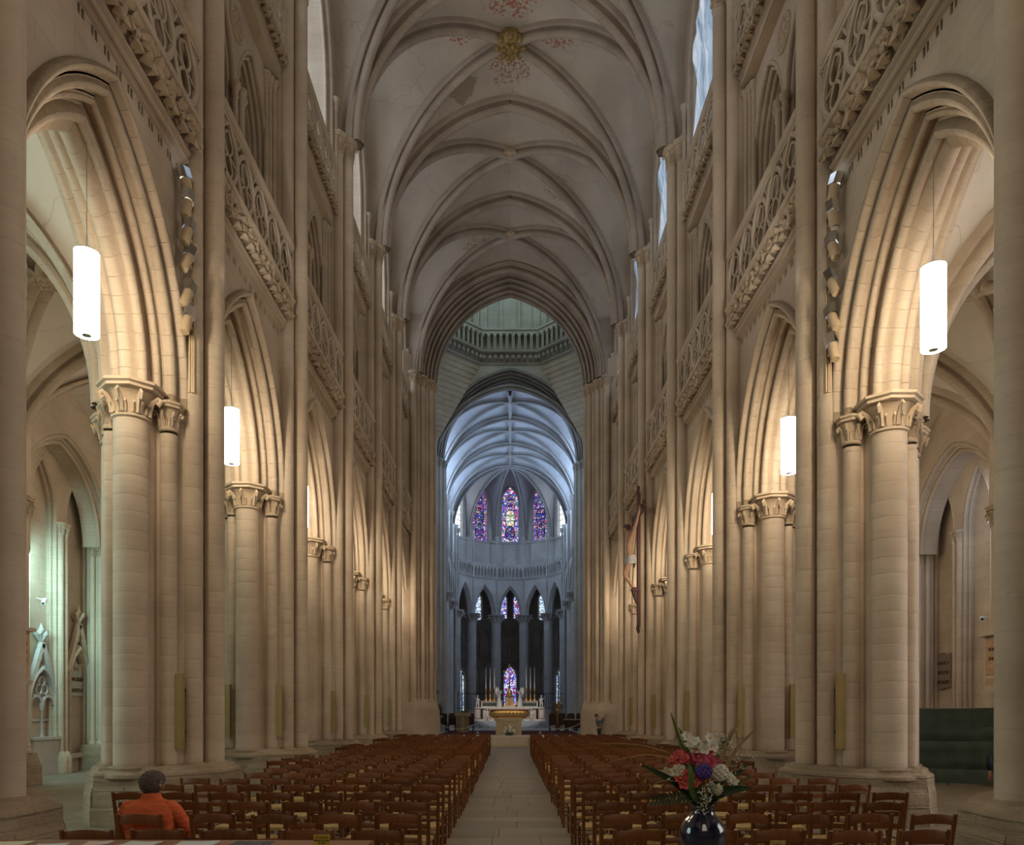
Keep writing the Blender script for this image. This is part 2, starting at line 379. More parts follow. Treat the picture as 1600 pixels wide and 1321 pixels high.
# ---- arcade arches
def arcade_profile():
    h = [(5.62, .03), (5.51, .012)]+roll(5.475, -.045, .05, 100, 275, 6)+[(5.53, -.10), (5.565, -.115), (5.565, -.15)]
    h += roll(5.63, -.215, .075, 130, 330, 7)+[(5.735, -.245), (5.76, -.27), (5.76, -.30)]+roll(5.81, -.335, .05, 150, 320, 5)
    h += [(5.87, -.33), (5.93, -.32), (5.95, -.40), (5.90, -.455)]+roll(5.955, -.535, .075, 150, 330, 7)+[(6.035, -.585), (6.05, -.61)]+roll(6.175, -.60, .115, 205, 270, 4)
    m = 6.175
    return h+[(2*m-d, v) for d, v in h[::-1][1:]]
AP = arcade_profile()
HALF, HA = 2.30, 3.59
arcade_back = MB()
def bay_wall(s, k):
    """everything of the wall between pier k and pier k+1 on one side: arch, spandrel, string, frieze, triforium, clerestory"""
    y = PY[k+1]; W = walls[s]; near = k in (0, 1)
    if near:
        am = empty('arcade_arch', (0, y, 0), W); nv = 13
        for i in range(nv):
            for sd in (-1, 1):
                def mk():
                    mb = MB(); arch(mb, YM, 2.7, HALF, ZCAP, HA, AP, 3, (sd,), i/nv, (i+1)/nv, .010); return mb
                link('voussoir', shared(('vou', i, sd), s, mk, 'voussoir', S_PIER), am)
        def mkb():
            mb = MB(); arch(mb, YM, 2.7, HALF, ZCAP, HA, [(d, v+.012) for d, v in AP], 14); jambs(mb, YM, 2.7, HALF, ZCAP-.17, ZCAP, AP); return mb
        link('joint', shared('vbk', s, mkb, 'joint', S_BASE), am)
    else:
        def mk():
            mb = MB(); arch(mb, YM, 2.7, HALF, ZCAP, HA, AP, 14); jambs(mb, YM, 2.7, HALF, ZCAP-.17, ZCAP, AP); return mb
        link('arcade_arch', shared('arc', s, mk, 'arcade_arch', S_PIER), W, (0, y, 0))
    def mk():
        mb = MB(); wall_arch(mb, YM, 0, B, ZCAP-.6, 10.82, 2.7, HALF, ZCAP, HA, 5.55, None, 14); wall_arch(mb, YM, 0, B, ZCAP-.6, 11.2, 2.7, HALF, ZCAP, HA, 6.8, None, 14)
        mb.box(5.56, 6.8, -.4, .4, ZCAP-.2, 7.9); return mb
    link('spandrel', shared('spd', s, mk, 'spandrel', S_NAVE), W, (0, y, 0), sharp=0)
    def mk():
        mb = MB(); y0, y1 = .5, 4.9
        n = 14; st = (y1-y0)/n
        mb.grid([[(5.55, yy, z) for z in (10.955, 10.99)] for yy in (y0-.6, y1+.6)])
        for i in range(n):
            a = y0+i*st; mb.box(5.548, 5.68, a, a+st*.52, 10.81, 10.96); mb.prism([(5.55, a+st*.70), (5.68, a+st*.74), (5.68, a+st*.82), (5.55, a+st*.80)], 10.81, 10.96)
        mb.grid([[(5.68, yy, z) for z in (10.80, 10.97)] for yy in (y0, y1)]); mb.grid([[(x, yy, 10.82) for x in (5.55, 5.7)] for yy in (y0, y1)])
        for a in (y0-.6, y1): mb.box(5.548, 5.6, a, a+.6, 10.81, 10.96)
        P = [(5.55, 10.97), (5.50, 10.985), (5.50, 11.01), (5.44, 11.03)]+[(5.44+.05*cos(t), 11.07+.05*sin(t)) for t in (-1.6, -2.4, 3.14, 2.4, 1.6)]+[(5.42, 11.13), (5.36, 11.16), (5.36, 11.2), (5.42, 11.22)]
        mb.grid([[(d, yy, z) for d, z in P] for yy in (y0, y1)])
        mb.grid([[(d, yy, z) for d, z in ((5.42, 11.2), (5.40, 11.35), (5.34, 11.5), (5.24, 11.6), (5.17, 11.61), (5.15, 11.64), (5.15, 11.69), (5.2, 11.70), (7.8, 11.70))] for yy in (y0, y1)])
        return mb
    link('string_course', shared('str', s, mk, 'string_course', S_NAVE), W, (0, y, 0))
    frieze(s, k, W, y, 11.41, 5.34, .50, 12, .5, 4.9, near, 'lo')
    # triforium
    def mk():
        mb = MB(); TP = [(5.78, 0)]+roll(5.80, -.05, .05, 90, 300, 5)+[(5.86, -.08)]+roll(5.90, -.13, .05, 100, 320, 5)+[(5.97, -.15)]+roll(6.01, -.20, .05, 100, 320, 5)+[(6.08, -.22), (6.1, -.27), (6.35, -.27)]
        for ac in (1.66, 3.74):
            arch(mb, YM, ac, 1.0, 14.9, 1.75, TP, 10); jambs(mb, YM, ac, 1.0, 11.7, 14.9, [(d, v) for d, v in TP])
            wall_arch(mb, YM, .3 if ac < 2.7 else 2.7, 2.7 if ac < 2.7 else 5.1, 11.7, 17.25, ac, 1.0, 14.9, 1.75, 5.78, None, 10)
            for px in (ac-.34, ac+.34): arch(mb, YM, px, .33, 14.5, .75, [(6.25, .06), (6.2, 0), (6.2, -.04), (6.3, -.06), (6.34, .06)], 6)
        mb.grid([[(7.7, yy, z) for z in (11.6, 17.3)] for yy in (0, B)])
        mb.grid([[(x, yy, 17.25) for x in (5.5, 7.8)] for yy in (0, B)])
        return mb
    link('triforium', shared('tri', s, mk, 'triforium', S_NAVE), W, (0, y, 0))
    for yy in (.52, .66, .80, 2.5, 2.7, 2.9, 4.6, 4.74, 4.88, 1.66, 3.74):
        main = yy in (1.66, 3.74)
        def mk():
            mb = MB(); x = 6.2 if main else 5.66+.06*(yy in (.66, 2.5, 2.9, 4.74))+.1*(yy in (.80, 4.6)); r = .05 if main else .062; zt = 14.3 if main else (14.9 if 2 < yy < 3.5 else 16.9)
            mb.lathe(x, yy, [(r*1.5, 11.7), (r*1.5, 11.95), (r, 12.05), (r, zt-.3), (r*1.3, zt-.28), (r, zt-.26), (r*1.2, zt-.12), (r*2, zt-.06), (r*2, zt)], 10); return mb
        link('triforium_shaft', shared(('tsh', yy), s, mk, 'triforium_shaft', S_NAVE), W, (0, y, 0))
    def mk():
        mb = MB(); c = (2.7, 16.35)   # pierced rosette between the two arches
        for k2 in range(6):
            a = k2*pi/3; cy, cz = c[0]+.17*cos(a), c[1]+.17*sin(a)
            mb.tube([(5.77, cy+.11*cos(t*pi/6), cz+.11*sin(t*pi/6)) for t in range(13)], .025, 5, False)
        mb.tube([(5.77, c[0]+.33*cos(t*pi/10), c[1]+.33*sin(t*pi/10)) for t in range(21)], .04, 6, False)
        for rr in (.08, .2, .27):
            for t in range(int(rr*50)):
                a = t/int(rr*50)*2*pi; mb.ball((5.775, c[0]+rr*cos(a), c[1]+rr*sin(a)), .03, 5, 3)
        return mb
    link('rosette', shared('ros', s, mk, 'rosette', S_CARVE), W, (0, y, 0))
    # clerestory string, frieze, wall
    def mk():
        mb = MB(); y0, y1 = .45, 4.95
        P = [(5.78, 17.0), (5.60, 17.03), (5.55, 17.06), (5.55, 17.2), (5.50, 17.24), (5.50, 17.28), (5.50, 17.45), (5.42, 17.58), (5.36, 17.6), (5.34, 17.63), (5.34, 17.68), (7.2, 17.7)]
        mb.grid([[(d, yy, z) for d, z in P] for yy in (y0, y1)]); return mb
    link('string_course', shared('str2', s, mk, 'string_course', S_NAVE), W, (0, y, 0))
    frieze(s, k, W, y, 17.42, 5.46, .36, 14, .5, 4.9, False, 'hi')
    def mk():
        mb = MB(); CP = [(5.5, 0)]+roll(5.53, -.05, .05, 110, 300, 5)+[(5.6, -.08), (5.62, -.14)]+roll(5.68, -.18, .05, 110, 320, 5)+[(5.75, -.2), (6.0, -.22), (7.2, -.24)]
        arch(mb, YM, 2.7, 2.1, 20.9, 3.9, CP, 12); jambs(mb, YM, 2.7, 2.1, 17.6, 20.9, CP)
        wall_arch(mb, YM, 0, B, 17.6, 26.2, 2.7, 2.1, 20.9, 3.9, 5.5, None, 12)
        mb.grid([[(7.0, yy, z) for z in (17.5, 18.7)] for yy in (.3, 5.1)]); return mb
    link('clerestory', shared('cle', s, mk, 'clerestory', S_NAVE), W, (0, y, 0))
    for yy in (.52, 4.88):
        def mk():
            mb = MB(); mb.lathe(5.44, yy, [(.1, 17.7), (.07, 17.95), (.07, 20.5), (.1, 20.6), (.08, 20.7), (.14, 20.85), (.14, 20.92)], 10); return mb
        link('jamb_shaft', shared(('jsh', yy), s, mk, 'jamb_shaft', S_NAVE), W, (0, y, 0))
def frieze(s, k, W, y, z, x, size, n, y0, y1, near, key):
    """row of crisp leaf bunches; single pieces where they can be told apart"""
    def cluster(seed):
        mb = MB(); rnd = random.Random(seed)
        for j in range(6):
            a = j*2*pi/6+rnd.uniform(-.3, .3); rr = .33*size
            c = (rnd.uniform(-.03, .0), rr*cos(a)*.95, rr*sin(a))
            mb.tube([(.03, c[1]*.2, c[2]*.2), (-.06-rnd.uniform(0, .05), c[1]*.8, c[2]*.8), (-.10-rnd.uniform(0, .04), c[1]*1.15, c[2]*1.2), (-.0, c[1]*1.45, c[2]*1.35)], [.02, .13*size, .19*size, .015], 6, flat=.55)
            mb.ball((-.085, c[1]*1.0, c[2]*.95), .10*size, 6, 4)
        mb.ball((-.06, 0, 0), .15*size, 6, 4); return mb
    st = (y1-y0)/n
    fr = None
    if near:
        fr = empty('frieze', (0, y, 0), W)
        for i in range(n):
            mb = shared(('leaf', key, i % 4), s, lambda: cluster(i % 4), 'leaf', S_CARVE)
            link('leaf', mb, fr, (s*x, y0+st*(i+.5), warp(s, z)), ((i*37 % 7-3)*.06, 0, 0))
    else:
        def mk():
            mb = MB()
            for i in range(n):
                mb.merge(cluster(i % 4), Matrix.Translation((x, y0+st*(i+.5), z))@Matrix.Rotation((i*37 % 7-3)*.06, 4, 'X'))
            return mb
        link('frieze', shared(('fr', key, n), s, mk, 'frieze', S_CARVE), W, (0, y, 0), kind='stuff')

def balustrade(s, k, upper):
    y = PY[k+1]; nth = ('nearest', 'second', 'third', 'fourth', 'fifth', 'sixth')[k]
    lab = '%s pierced stone balustrade along the %s gallery of the %s wall' % (nth, 'clerestory' if upper else 'triforium', SIDE[s])
    root = thing('balustrade', lab, 'balustrade', (0, y, 0), group='pierced balustrades of the nave galleries')
    z0, z1, x = (17.69, 18.78, 5.44) if upper else (11.70, 13.02, 5.28); y0, y1 = (.5, 4.9)
    def mk():
        mb = MB(); P = [(x+.09, z1-.13), (x-.06, z1-.13), (x-.11, z1-.07), (x-.11, z1-.02), (x-.07, z1), (x+.1, z1)]
        mb.grid([[(d, yy, z) for d, z in P] for yy in (y0, y1)], False); mb.box(x-.05, x+.09, y0, y1, z1-.2, z1-.1); return mb
    link('rail', shared(('rail', upper), s, mk, 'rail', S_NAVE), root)
    n = 5; st = (y1-y0)/n; zb, zt = z0, z1-.16; H = zt-zb
    def loop(c, ww, hh, zc, ph=0):
        return [(x, c+ww*sin(t)*(1 if True else 1), zc-hh*cos(t)) for t in [i*2*pi/18 for i in range(19)]]
    def ves(c, ww, hh, zc):
        out = []
        for sd in (1, -1):
            rng = range(0, 9) if sd > 0 else range(7, -1, -1)
            for i in rng:
                t = i/8*2-1; out.append((x, c+sd*ww*(1-t*t), zc+hh*t))
        return out
    for i in range(n):
        c = y0+st*(i+.5)
        def mk():
            mb = MB(); mb.tube(ves(st/2, st*.50, H*.5, zb+H*.5), .058, 6, False, up=(0, 1, 0))
            mb.tube(ves(st/2, st*.23, H*.20, zb+H*.66), .026, 5, False, up=(0, 1, 0)); mb.tube(ves(st/2, st*.22, H*.19, zb+H*.29), .026, 5, False, up=(0, 1, 0))
            for sd in (-1, 1): mb.tube([(x, st/2+sd*st*.46, zb+H*.47), (x, st/2+sd*st*.2, zb+H*.485), (x, st/2, zb+H*.475)], .022, 5, False)
            return mb
        link('tracery', shared(('trc', upper), s, mk, 'tracery', S_NAVE), root, (0, y0+st*i, 0))
    def mk():
        mb = MB(); mb.tube([(x, -.13, zt), (x, 0, zt-H*.2), (x, .13, zt)], .04, 5, False); return mb
    for i in range(n+1): link('stub', shared(('stub', upper), s, mk, 'stub', S_NAVE), root, (0, y0+st*i, 0))
for s in (-1, 1):
    for k in range(-1, 6): bay_wall(s, k)
    for k in range(0, 6):
        balustrade(s, k, False)
        if k > 0: balustrade(s, k, True)

# ---- vaults
def vault(parent, x0, x1, y0, y1, zs, zc, web_mat, rib_mat, zst, zw, ribk=1.0, tr=True, n=18, wallx=0, wf=lambda x, y, z: (x, y, z), names=('vault_web', 'diagonal_rib', 'transverse_arch'), boss=True, stone_ribs=False):
    xm, ym = (x0+x1)/2, (y0+y1)/2; a, b = (x1-x0)/2, (y1-y0)/2; h = zc-zs; R = Rof(a, h)
    zT = lambda t: zs+sqrt(max(0, R*R-(R-t*a)**2)); zD = lambda t: zs+h*sqrt(max(0, 1-(1-t)**2))
    hw = zw-zst; Rw = Rof(b, hw)
    def zW(t):
        z = zst+sqrt(max(0, Rw*Rw-(Rw-t*b)**2)); return z if t > .08 else zs+(z-zs)*(t/.08)
    web = MB(); ts = [(i/n)**1.6 for i in range(n+1)]; m = 6
    for sx in (-1, 1):
        for sy in (-1, 1):
            cr = lambda t, u: None
            r1, r2 = [], []
            for t in ts:
                pd = (xm+sx*a*(1-t), ym+sy*b*(1-t), zD(t)); pt = (xm+sx*a*(1-t), ym+sy*b, zT(t)); pw = (xm+sx*(a+wallx), ym+sy*b*(1-t), zW(t))
                r1.append([wf(*[pd[i]+(pt[i]-pd[i])*u+(.10*4*u*(1-u)*t if i == 2 else 0) for i in range(3)]) for u in [j/m for j in range(m+1)]])
                r2.append([wf(*[pd[i]+(pw[i]-pd[i])*u+(.08*4*u*(1-u)*t if i == 2 else 0) for i in range(3)]) for u in [j/m for j in range(m+1)]])
            web.grid(r1); web.grid(r2)
    web.build(names[0], web_mat, parent, sharp=1.0)
    q = [i/22 for i in range(23)]; q = [x*x*(3-2*x)*.4+x*.6 for x in q]; q = [x**1.5 for x in q]
    for sx in (-1, 1):
        for sy in (-1, 1):
            mb = MB(); pts = [wf(xm+sx*a*(1-t), ym+sy*b*(1-t), zD(t)-.02) for t in q]
            lat = Vector((-sy*b, sx*a, 0)).normalized()
            if (lat.cross(Vector(pts[-1])-Vector(pts[-3]))).z < 0: lat = -lat
            rib(mb, pts, sc(RIB, ribk), lat); mb.build(names[1], rib_mat, parent)
    def tra(yy):
        for sx in (-1, 1):
            mb = MB(); pts = [wf(xm+sx*a*(1-t), yy, zT(t)-.02) for t in q]
            lat = Vector((0, 1, 0))
            if (lat.cross(Vector(pts[-1])-Vector(pts[-3]))).z < 0: lat = -lat
            rib(mb, pts, sc(RIB, ribk*1.25, ribk*1.1), lat); mb.build(names[2], rib_mat, parent)
    if tr: tra(y0)
    if tr == 2: tra(y1)
    if boss:
        mb = MB(); p = wf(xm, ym, zc-.12*ribk); mb.lathe(p[0], p[1], [(.05, p[2]+.1), (.3*ribk, p[2]+.05), (.34*ribk, p[2]-.08), (.28*ribk, p[2]-.16), (.12*ribk, p[2]-.24*ribk), (.001, p[2]-.26*ribk)], 14)
        for j in range(8):
            a_ = j*pi/4; mb.ball((p[0]+.30*ribk*cos(a_), p[1]+.30*ribk*sin(a_), p[2]-.13), .09*ribk, 6, 4)
            mb.ball((p[0]+.15*ribk*cos(a_+.4), p[1]+.15*ribk*sin(a_+.4), p[2]-.22*ribk), .07*ribk, 6, 4)
        return mb.build('keystone', S_CARVE, parent)
def plaster(name, c, c2, patches=()):
    m = bpy.data.materials.new(name); nt = nodes_of(m); g = N(nt, 'ShaderNodeNewGeometry'); P = g.outputs['Position']
    big = noise(nt, P, .55, 6, .6); fine = noise(nt, P, 7, 5, .65)
    col = ramp(nt, big, [(.32, c2), (.6, c)]); col = mixc(nt, mth(nt, 'MULTIPLY', ramp(nt, fine, [(.66, 0), (.78, 1)]), .3), col, tuple(x*.55 for x in c2))
    cr = N(nt, 'ShaderNodeTexVoronoi', feature='DISTANCE_TO_EDGE'); inp(cr, 'Scale', .33); 
    ad = N(nt, 'ShaderNodeVectorMath', operation='ADD'); nz = N(nt, 'ShaderNodeTexNoise'); inp(nz, 'Scale', 1.4); lk(nt, P, nz.inputs[0]); lk(nt, P, ad.inputs[0]); lk(nt, nz.outputs['Color'], ad.inputs[1]); lk(nt, ad.outputs[0], cr.inputs['Vector'])
    col = mixc(nt, mth(nt, 'MULTIPLY', ramp(nt, cr.outputs[0], [(0, 1), (.006, 0)]), .35), col, tuple(x*.4 for x in c2))
    wob = noise(nt, P, 3.0, 5, .6); hole = noise(nt, P, 9, 3, .6)
    for (p, r, pc, sp) in patches:
        d = N(nt, 'ShaderNodeVectorMath', operation='DISTANCE'); lk(nt, P, d.inputs[0]); d.inputs[1].default_value = p
        v = mth(nt, 'ADD', mth(nt, 'DIVIDE', d.outputs['Value'], r), mth(nt, 'MULTIPLY', mth(nt, 'SUBTRACT', wob, .5), 1.6))
        msk = ramp(nt, v, [(.93, 1), (1.0, 0)])
        if sp: msk = mth(nt, 'MULTIPLY', msk, ramp(nt, hole, [(.48, 0), (.56, 1)]))
        col = mixc(nt, msk, col, mixc(nt, hole, tuple(x*.7 for x in pc), pc))
    finish(nt, col, .92, fine, .15, .02, spec=.2); return m
PATCH = []
PATCH = [((-1.75, 28.3, 25.2), .62, (.36, .30, .21), 0), ((4.1, 26.2, 23.0), .42, (.33, .28, .21), 0),
         ((-1.65, 26.2, 25.45), .55, (.42, .16, .11), 1), ((1.65, 26.3, 25.4), .55, (.42, .17, .12), 1), ((0, 27.9, 25.6), .75, (.40, .22, .15), 1), ((0, 25.2, 25.6), .75, (.42, .18, .13), 1),
         ((-1.6, 38.0, 24.9), .9, (.36, .30, .22), 1), ((1.9, 33.5, 25.2), .7, (.38, .32, .22), 1)]
S_WEB = plaster('vault_plaster', (.53, .465, .385), (.43, .37, .305), PATCH)
S_AWEB = plaster('aisle_plaster', (.72, .65, .56), (.64, .57, .48))
S_CWEB = plaster('choir_plaster', (.52, .51, .54), (.43, .42, .45))
wv = lambda x, y, z: (x, y, z-.22*min(1, max(0, (x+5)/10)))
for k in range(-1, 6):
    kb = vault(ceiling, -5.1, 5.1, PY[k+1], PY[k+1]+B, ZV, 25.86, S_WEB, S_RIB, 21.4, 25.0, 1.0, True if k < 5 else 2, wallx=.45, wf=wv)
    if k == 3: kb['label'] = 'painted keystone with gilded head'; kb.data.transform(Matrix.Translation((0, PY[k+1]+B/2, 25.7))@Matrix.Scale(1.55, 4)@Matrix.Translation((0, -PY[k+1]-B/2, -25.7))); kb.data.materials[0] = plain('gilded_keystone', (.30, .21, .08), .6, .2, .5, 14)
# aisles
def aisle_bay(s, k):
    y = PY[k+1]; W = walls[s]; wf = lambda x, yy, z: (s*x, yy, warp(s, z))
    vault(ceiling, 6.95, 12.65, y, y+B, 7.15, 11.1, S_AWEB, S_NAVE, 7.6, 10.9, .8, True, n=12, wf=wf, names=('aisle_vault_web', 'aisle_diagonal_rib', 'aisle_transverse_arch'))
    def mk():
        mb = MB(); OP = [(12.5, 0)]+roll(12.55, -.06, .06, 90, 300, 5)+[(12.65, -.10), (12.67, -.16)]+roll(12.74, -.22, .06, 110, 320, 5)+[(12.83, -.26), (13.2, -.28)]
        arch(mb, YM, 2.7, 2.25, 6.9, 2.75, OP, 12); wall_arch(mb, YM, 0, B, 6.8, 11.6, 2.7, 2.25, 6.9, 2.75, 12.5, None, 12)
        mb.grid([[(12.5, yy, 11.6), (13.65, yy, 11.6)] for yy in (0, B)]); return mb
    link('aisle_wall_arch', shared('awa', s, mk, 'aisle_wall_arch', S_NAVE), W, (0, y, 0))
    def mk():
        mb = MB(); LP = [(13.2, 0)]+roll(13.24, -.04, .05, 100, 300, 5)+[(13.31, -.07)]+roll(13.35, -.11, .045, 110, 320, 5)+[(13.41, -.13), (13.7, -.14)]
        for ac in (.95, 2.7, 4.45):
            arch(mb, YM, ac, .68, 7.35, 1.75, LP, 9); jambs(mb, YM, ac, .68, .0, 7.35, LP)
            wall_arch(mb, YM, ac-.95 if ac < 1 else ac-.875, ac+.95 if ac > 4 else ac+.875, -.02, 11.6, ac, .68, 7.35, 1.75, 13.2, None, 9)
        mb.grid([[(13.45, yy, z) for z in (-.02, 9.6)] for yy in (0, B)])
        mb.box(13.3, 13.46, .25, 5.15, 0, .42); return mb
    link('aisle_lancet_wall', shared('alw', s, mk, 'aisle_lancet_wall', S_NAVE), W, (0, y, 0))
    for yy in (1.72, 1.93, 3.47, 3.68):
        def mk():
            mb = MB(); mb.lathe(13.17, yy, [(.19, .0), (.19, .5), (.15, .55), (.13, .62), (.09, .66), (.09, 7.0)], 12)
            mb.merge(capital_mb(.09, .35, 6), Matrix.Translation((13.17, yy, 7.35))); return mb
        link('respond_shaft', shared(('rs', yy), s, mk, 'respond_shaft', S_NAVE), W, (0, y, 0))
def aisle_pier(s, k):
    y = PY[k+1]; root = empty('aisle_respond', (0, y, 0), walls[s])
    def mk():
        mb = MB(); mb.prism([(12.1, -.3), (12.3, -.42), (13.25, -.42), (13.25, .42), (12.3, .42), (12.1, .3)], .7, 7.1)
        mb.box(12.1, 13.2, -.45, .45, 7, 11.5); return mb
    link('core', shared('rcore', s, mk, 'core', S_PIER), root)
    for x, yy, r in ((12.05, 0, .16), (12.27, -.42, .12), (12.27, .42, .12), (12.52, -.47, .10), (12.52, .47, .10), (12.8, -.45, .09), (12.8, .45, .09), (13.05, -.45, .08), (13.05, .45, .08)):
        def mk():
            mb = MB(); mb.lathe(x, yy, [(r, .95), (r, 6.65)], 14); mb.merge(base_mb(r), Matrix.Translation((x, yy, .8))); return mb
        link('shaft', shared(('rsh', x, yy), s, mk, 'shaft', S_PIER), root)
        def mk():
            mb = MB(); mb.merge(capital_mb(r, .5, 8), Matrix.Translation((x, yy, 7.12))); return mb
        link('capital', shared(('rcap', x, yy), s, mk, 'capital', S_CARVE), root)
    def mk():
        mb = MB(); P = [(11.75, -.35), (12.1, -.8), (13.35, -.8), (13.35, .8), (12.1, .8), (11.75, .35)]
        mb.prism(P, -.02, .5, scale_poly(P, .99, (12.65, 0))); mb.prism(scale_poly(P, .96, (12.65, 0)), .5, .8, scale_poly(P, .88, (12.65, 0))); return mb
    link('plinth', shared('rpl', s, mk, 'plinth', S_BASE), root)
for s in (-1, 1):
    for k in range(-1, 6): aisle_bay(s, k)
    for k in range(-1, 6): aisle_pier(s, k)
M_CHAP = {-1: emit('chapel_glass_north', (.72, .98, .92), CHAPEL_E), 1: emit('chapel_glass_south', (.95, .93, .90), CHAPEL_E)}
wn = 2
for s in (-1, 1):
    for k in (-1, 0):
        for ac in (.95, 2.7, 4.45):
            w = struct('window_%d' % wn, (0, PY[k+1], 0)); wn += 1
            def mk():
                mb = MB(); arch_fill(mb, YM, ac, .55, 2.6, 7.35, 1.55, 13.42, 8); return mb
            link('pane', shared(('chp', ac), s, mk, 'pane', M_CHAP[s], sharp=0), w)
# west end, behind the camera: the wall that closes the nave, with its great window
ww = struct('wall_west')
mb = MB(); mb.box(-14, 14, -9.4, -9, -.05, 27); mb.box(-14, -13.7, -9, 2.4, -.05, 12); mb.box(13.7, 14.0, -9, 2.4, -.05, 12)
mb.box(-5.8, -5.5, -9, 2.3, 9, 27); mb.box(5.5, 5.8, -9, 2.3, 9, 27); mb.box(-14, -5.5, -9, 2.4, 11.6, 11.9); mb.box(5.5, 14, -9, 2.4, 11.6, 11.9); mb.box(-5.8, 5.8, -9, 2.4, 26.3, 26.6)
mb.build('wall', S_NAVE, ww, sharp=0)
glass_white = emit('west_window_glass', (1, .86, .68), WEST_E)
wz = struct('window_1'); mb = MB(); arch_fill(mb, lambda a, z, d: (a, d, z), 0, 3.2, 8.5, 17, 5.5, -8.97); mb.build('pane', glass_white, wz, sharp=0)
mb = MB()
for a in (-1.6, 0, 1.6): mb.bar((a, -8.93, 8.5), (a, -8.93, 21.5 if a else 22.4), .18, .12)
for z in (11, 13.5, 16): mb.bar((-3.2, -8.93, z), (3.2, -8.93, z), .1, .1)
mb.build('mullion', S_NAVE, wz, sharp=0)

# clerestory windows: plastic sheeting hangs over the right-hand ones
def sheet_tex(nt):
    g = N(nt, 'ShaderNodeNewGeometry'); mp = N(nt, 'ShaderNodeMapping'); inp(mp, 'Scale', (1, 2.2, .35)); inp(mp, 'Rotation', (.35, 0, 0)); lk(nt, g.outputs['Position'], mp.inputs[0])
    f = noise(nt, mp.outputs[0], 1.3, 5, .6, .6); return ramp(nt, f, [(.32, (.16, .24, .36)), (.5, (.42, .54, .70)), (.66, (.80, .90, 1))])
M_SHEET = emit('daylit_plastic_sheet', (.7, .82, 1), SHEET_E*1.0, sheet_tex)
M_CLEAR = emit('daylit_clear_glass', (.78, .88, 1), NORTH_E)
for s in (1, -1):
    for k in range(-1, 6):
        w = struct('window_%d' % wn, (0, PY[k+1], 0)); wn += 1
        def mk():
            mb = MB(); rnd = random.Random(5); h = 3.6; c = arc_half(2.7, 1.86, 20.9, 3.75, 0, 12)
            rows = []
            for side in (-1, 1):
                for p in ([(-1.86, 18.65)]+c):
                    pass
            L = [(-1.86, 18.65), (-1.86, 19.6)]+c
            for a, z in L:
                rows.append([((5.66 if s > 0 else 6.95)+.07*sin(a*3+z*2.2+j*1.1)+.04*sin(j*2.3+z*4), 2.7+a*(1-2*j/10), z) for j in range(11)])
            mb.grid(rows); return mb
        link('plastic_sheet' if s > 0 else 'pane', shared('sheet', s, mk, 'sheet', M_SHEET if s > 0 else M_CLEAR), w)
        def mk():
            mb = MB()
            for yy, zt in ((2.7, 24.4), (1.75, 23.4), (3.65, 23.4)): mb.bar((6.98, yy, 18.6), (6.98, yy, zt), .12, .14)
            return mb
        link('mullion', shared('mull', s, mk, 'mullion', S_NAVE, sharp=0), w)

# ================================================================= crossing
cro = struct('wall_crossing')
def arch_orders(n, dv, dd, d0=0, bead=.07):
    p = [(d0, 0)]; v, d = 0, d0
    for i in range(n):
        p += roll(d+bead, v-bead, bead, 100, 280, 6); d2, v2 = d+dd, v-dv
        p += [(d+bead*1.6, v-bead*1.75), (d2+.16, v-bead*1.9), (d2+.16, v2+.02), (d2, v2)]
        d, v = d2, v2
    return p+[(d+.3, v-.02)]
WO = arch_orders(6, .165, .26)
mb = MB(); MX = lambda a, z, d: (a, YC0+d, z)
arch(mb, MX, 0, 5.05, 19.75, 6.05, WO, 16); wall_arch(mb, MX, -6.0, 6.0, 19.2, 26.3, 0, 5.05, 19.75, 6.05, 0.0, None, 16)
mb.build('crossing_arch', S_RIB, cro)
def crossing_pier(s, y, xs, label, mat, zt, depth, plz):
    root = thing('crossing_pier', label, 'pier', (0, y, 0), group='clustered piers of the crossing')
    pts = [(xs[0]+(xs[1]-xs[0])*i/5, depth*i/5) for i in range(6)]
    mb = MB(); poly = [(xs[0]+.12, .1), (xs[1]+.1, depth+.1), (xs[1]+.1, depth+.9), (xs[0]+1.7, depth+.9), (xs[0]+1.7, -.3), (xs[0]+.5, -.3)]
    mb.prism(poly, 0, zt+1); mb.build('core', mat, root, s)
    for i, (x, yy) in enumerate(pts):
        r = (.17, .11)[i % 2]
        mb = MB(); mb.lathe(x, yy, [(r, plz), (r, zt-.4)], 14); mb.build('shaft', mat, root, s)
        mb = MB(); mb.merge(base_mb(r), Matrix.Translation((x, yy, plz))); mb.build('base', mat, root, s)
        mb = MB(); mb.merge(capital_mb(r, .55, 6), Matrix.Translation((x, yy, zt))); mb.build('capital', S_CARVE if mat is S_PIER else mat, root, s)
    P = [(xs[0]-.3, -.35), (xs[1]-.3, depth-.2), (xs[1]-.2, depth+1.1), (xs[0]+1.9, depth+1.1), (xs[0]+1.9, -.5), (xs[0], -.6)]
    mb = MB(); mb.prism(P, -.02, plz-.35, scale_poly(P, .995, (xs[0]+.6, .5))); mb.prism(scale_poly(P, .97, (xs[0]+.6, .5)), plz-.35, plz, scale_poly(P, .93, (xs[0]+.6, .5))); mb.build('plinth', mat, root, s)
for s in (-1, 1):
    crossing_pier(s, YC0-.15, (5.1, 4.15), 'tall many-shafted pier at the near corner of the crossing, %s side' % SIDE[s], S_PIER, 19.75, 1.5, 2.3)
    crossing_pier(s, YC1-1.5, (5.15, 4.55), 'grey many-shafted pier at the choir mouth, %s side' % SIDE[s], S_CHOIR, 19.2, 1.2, 1.4)
CX, CYc, OA = 0, 46.3, 4.75      # lantern centre, apothem
oc = [(OA/cos(pi/8)*cos(pi/8+i*pi/4), CYc+OA/cos(pi/8)*sin(pi/8+i*pi/4)) for i in range(8)]
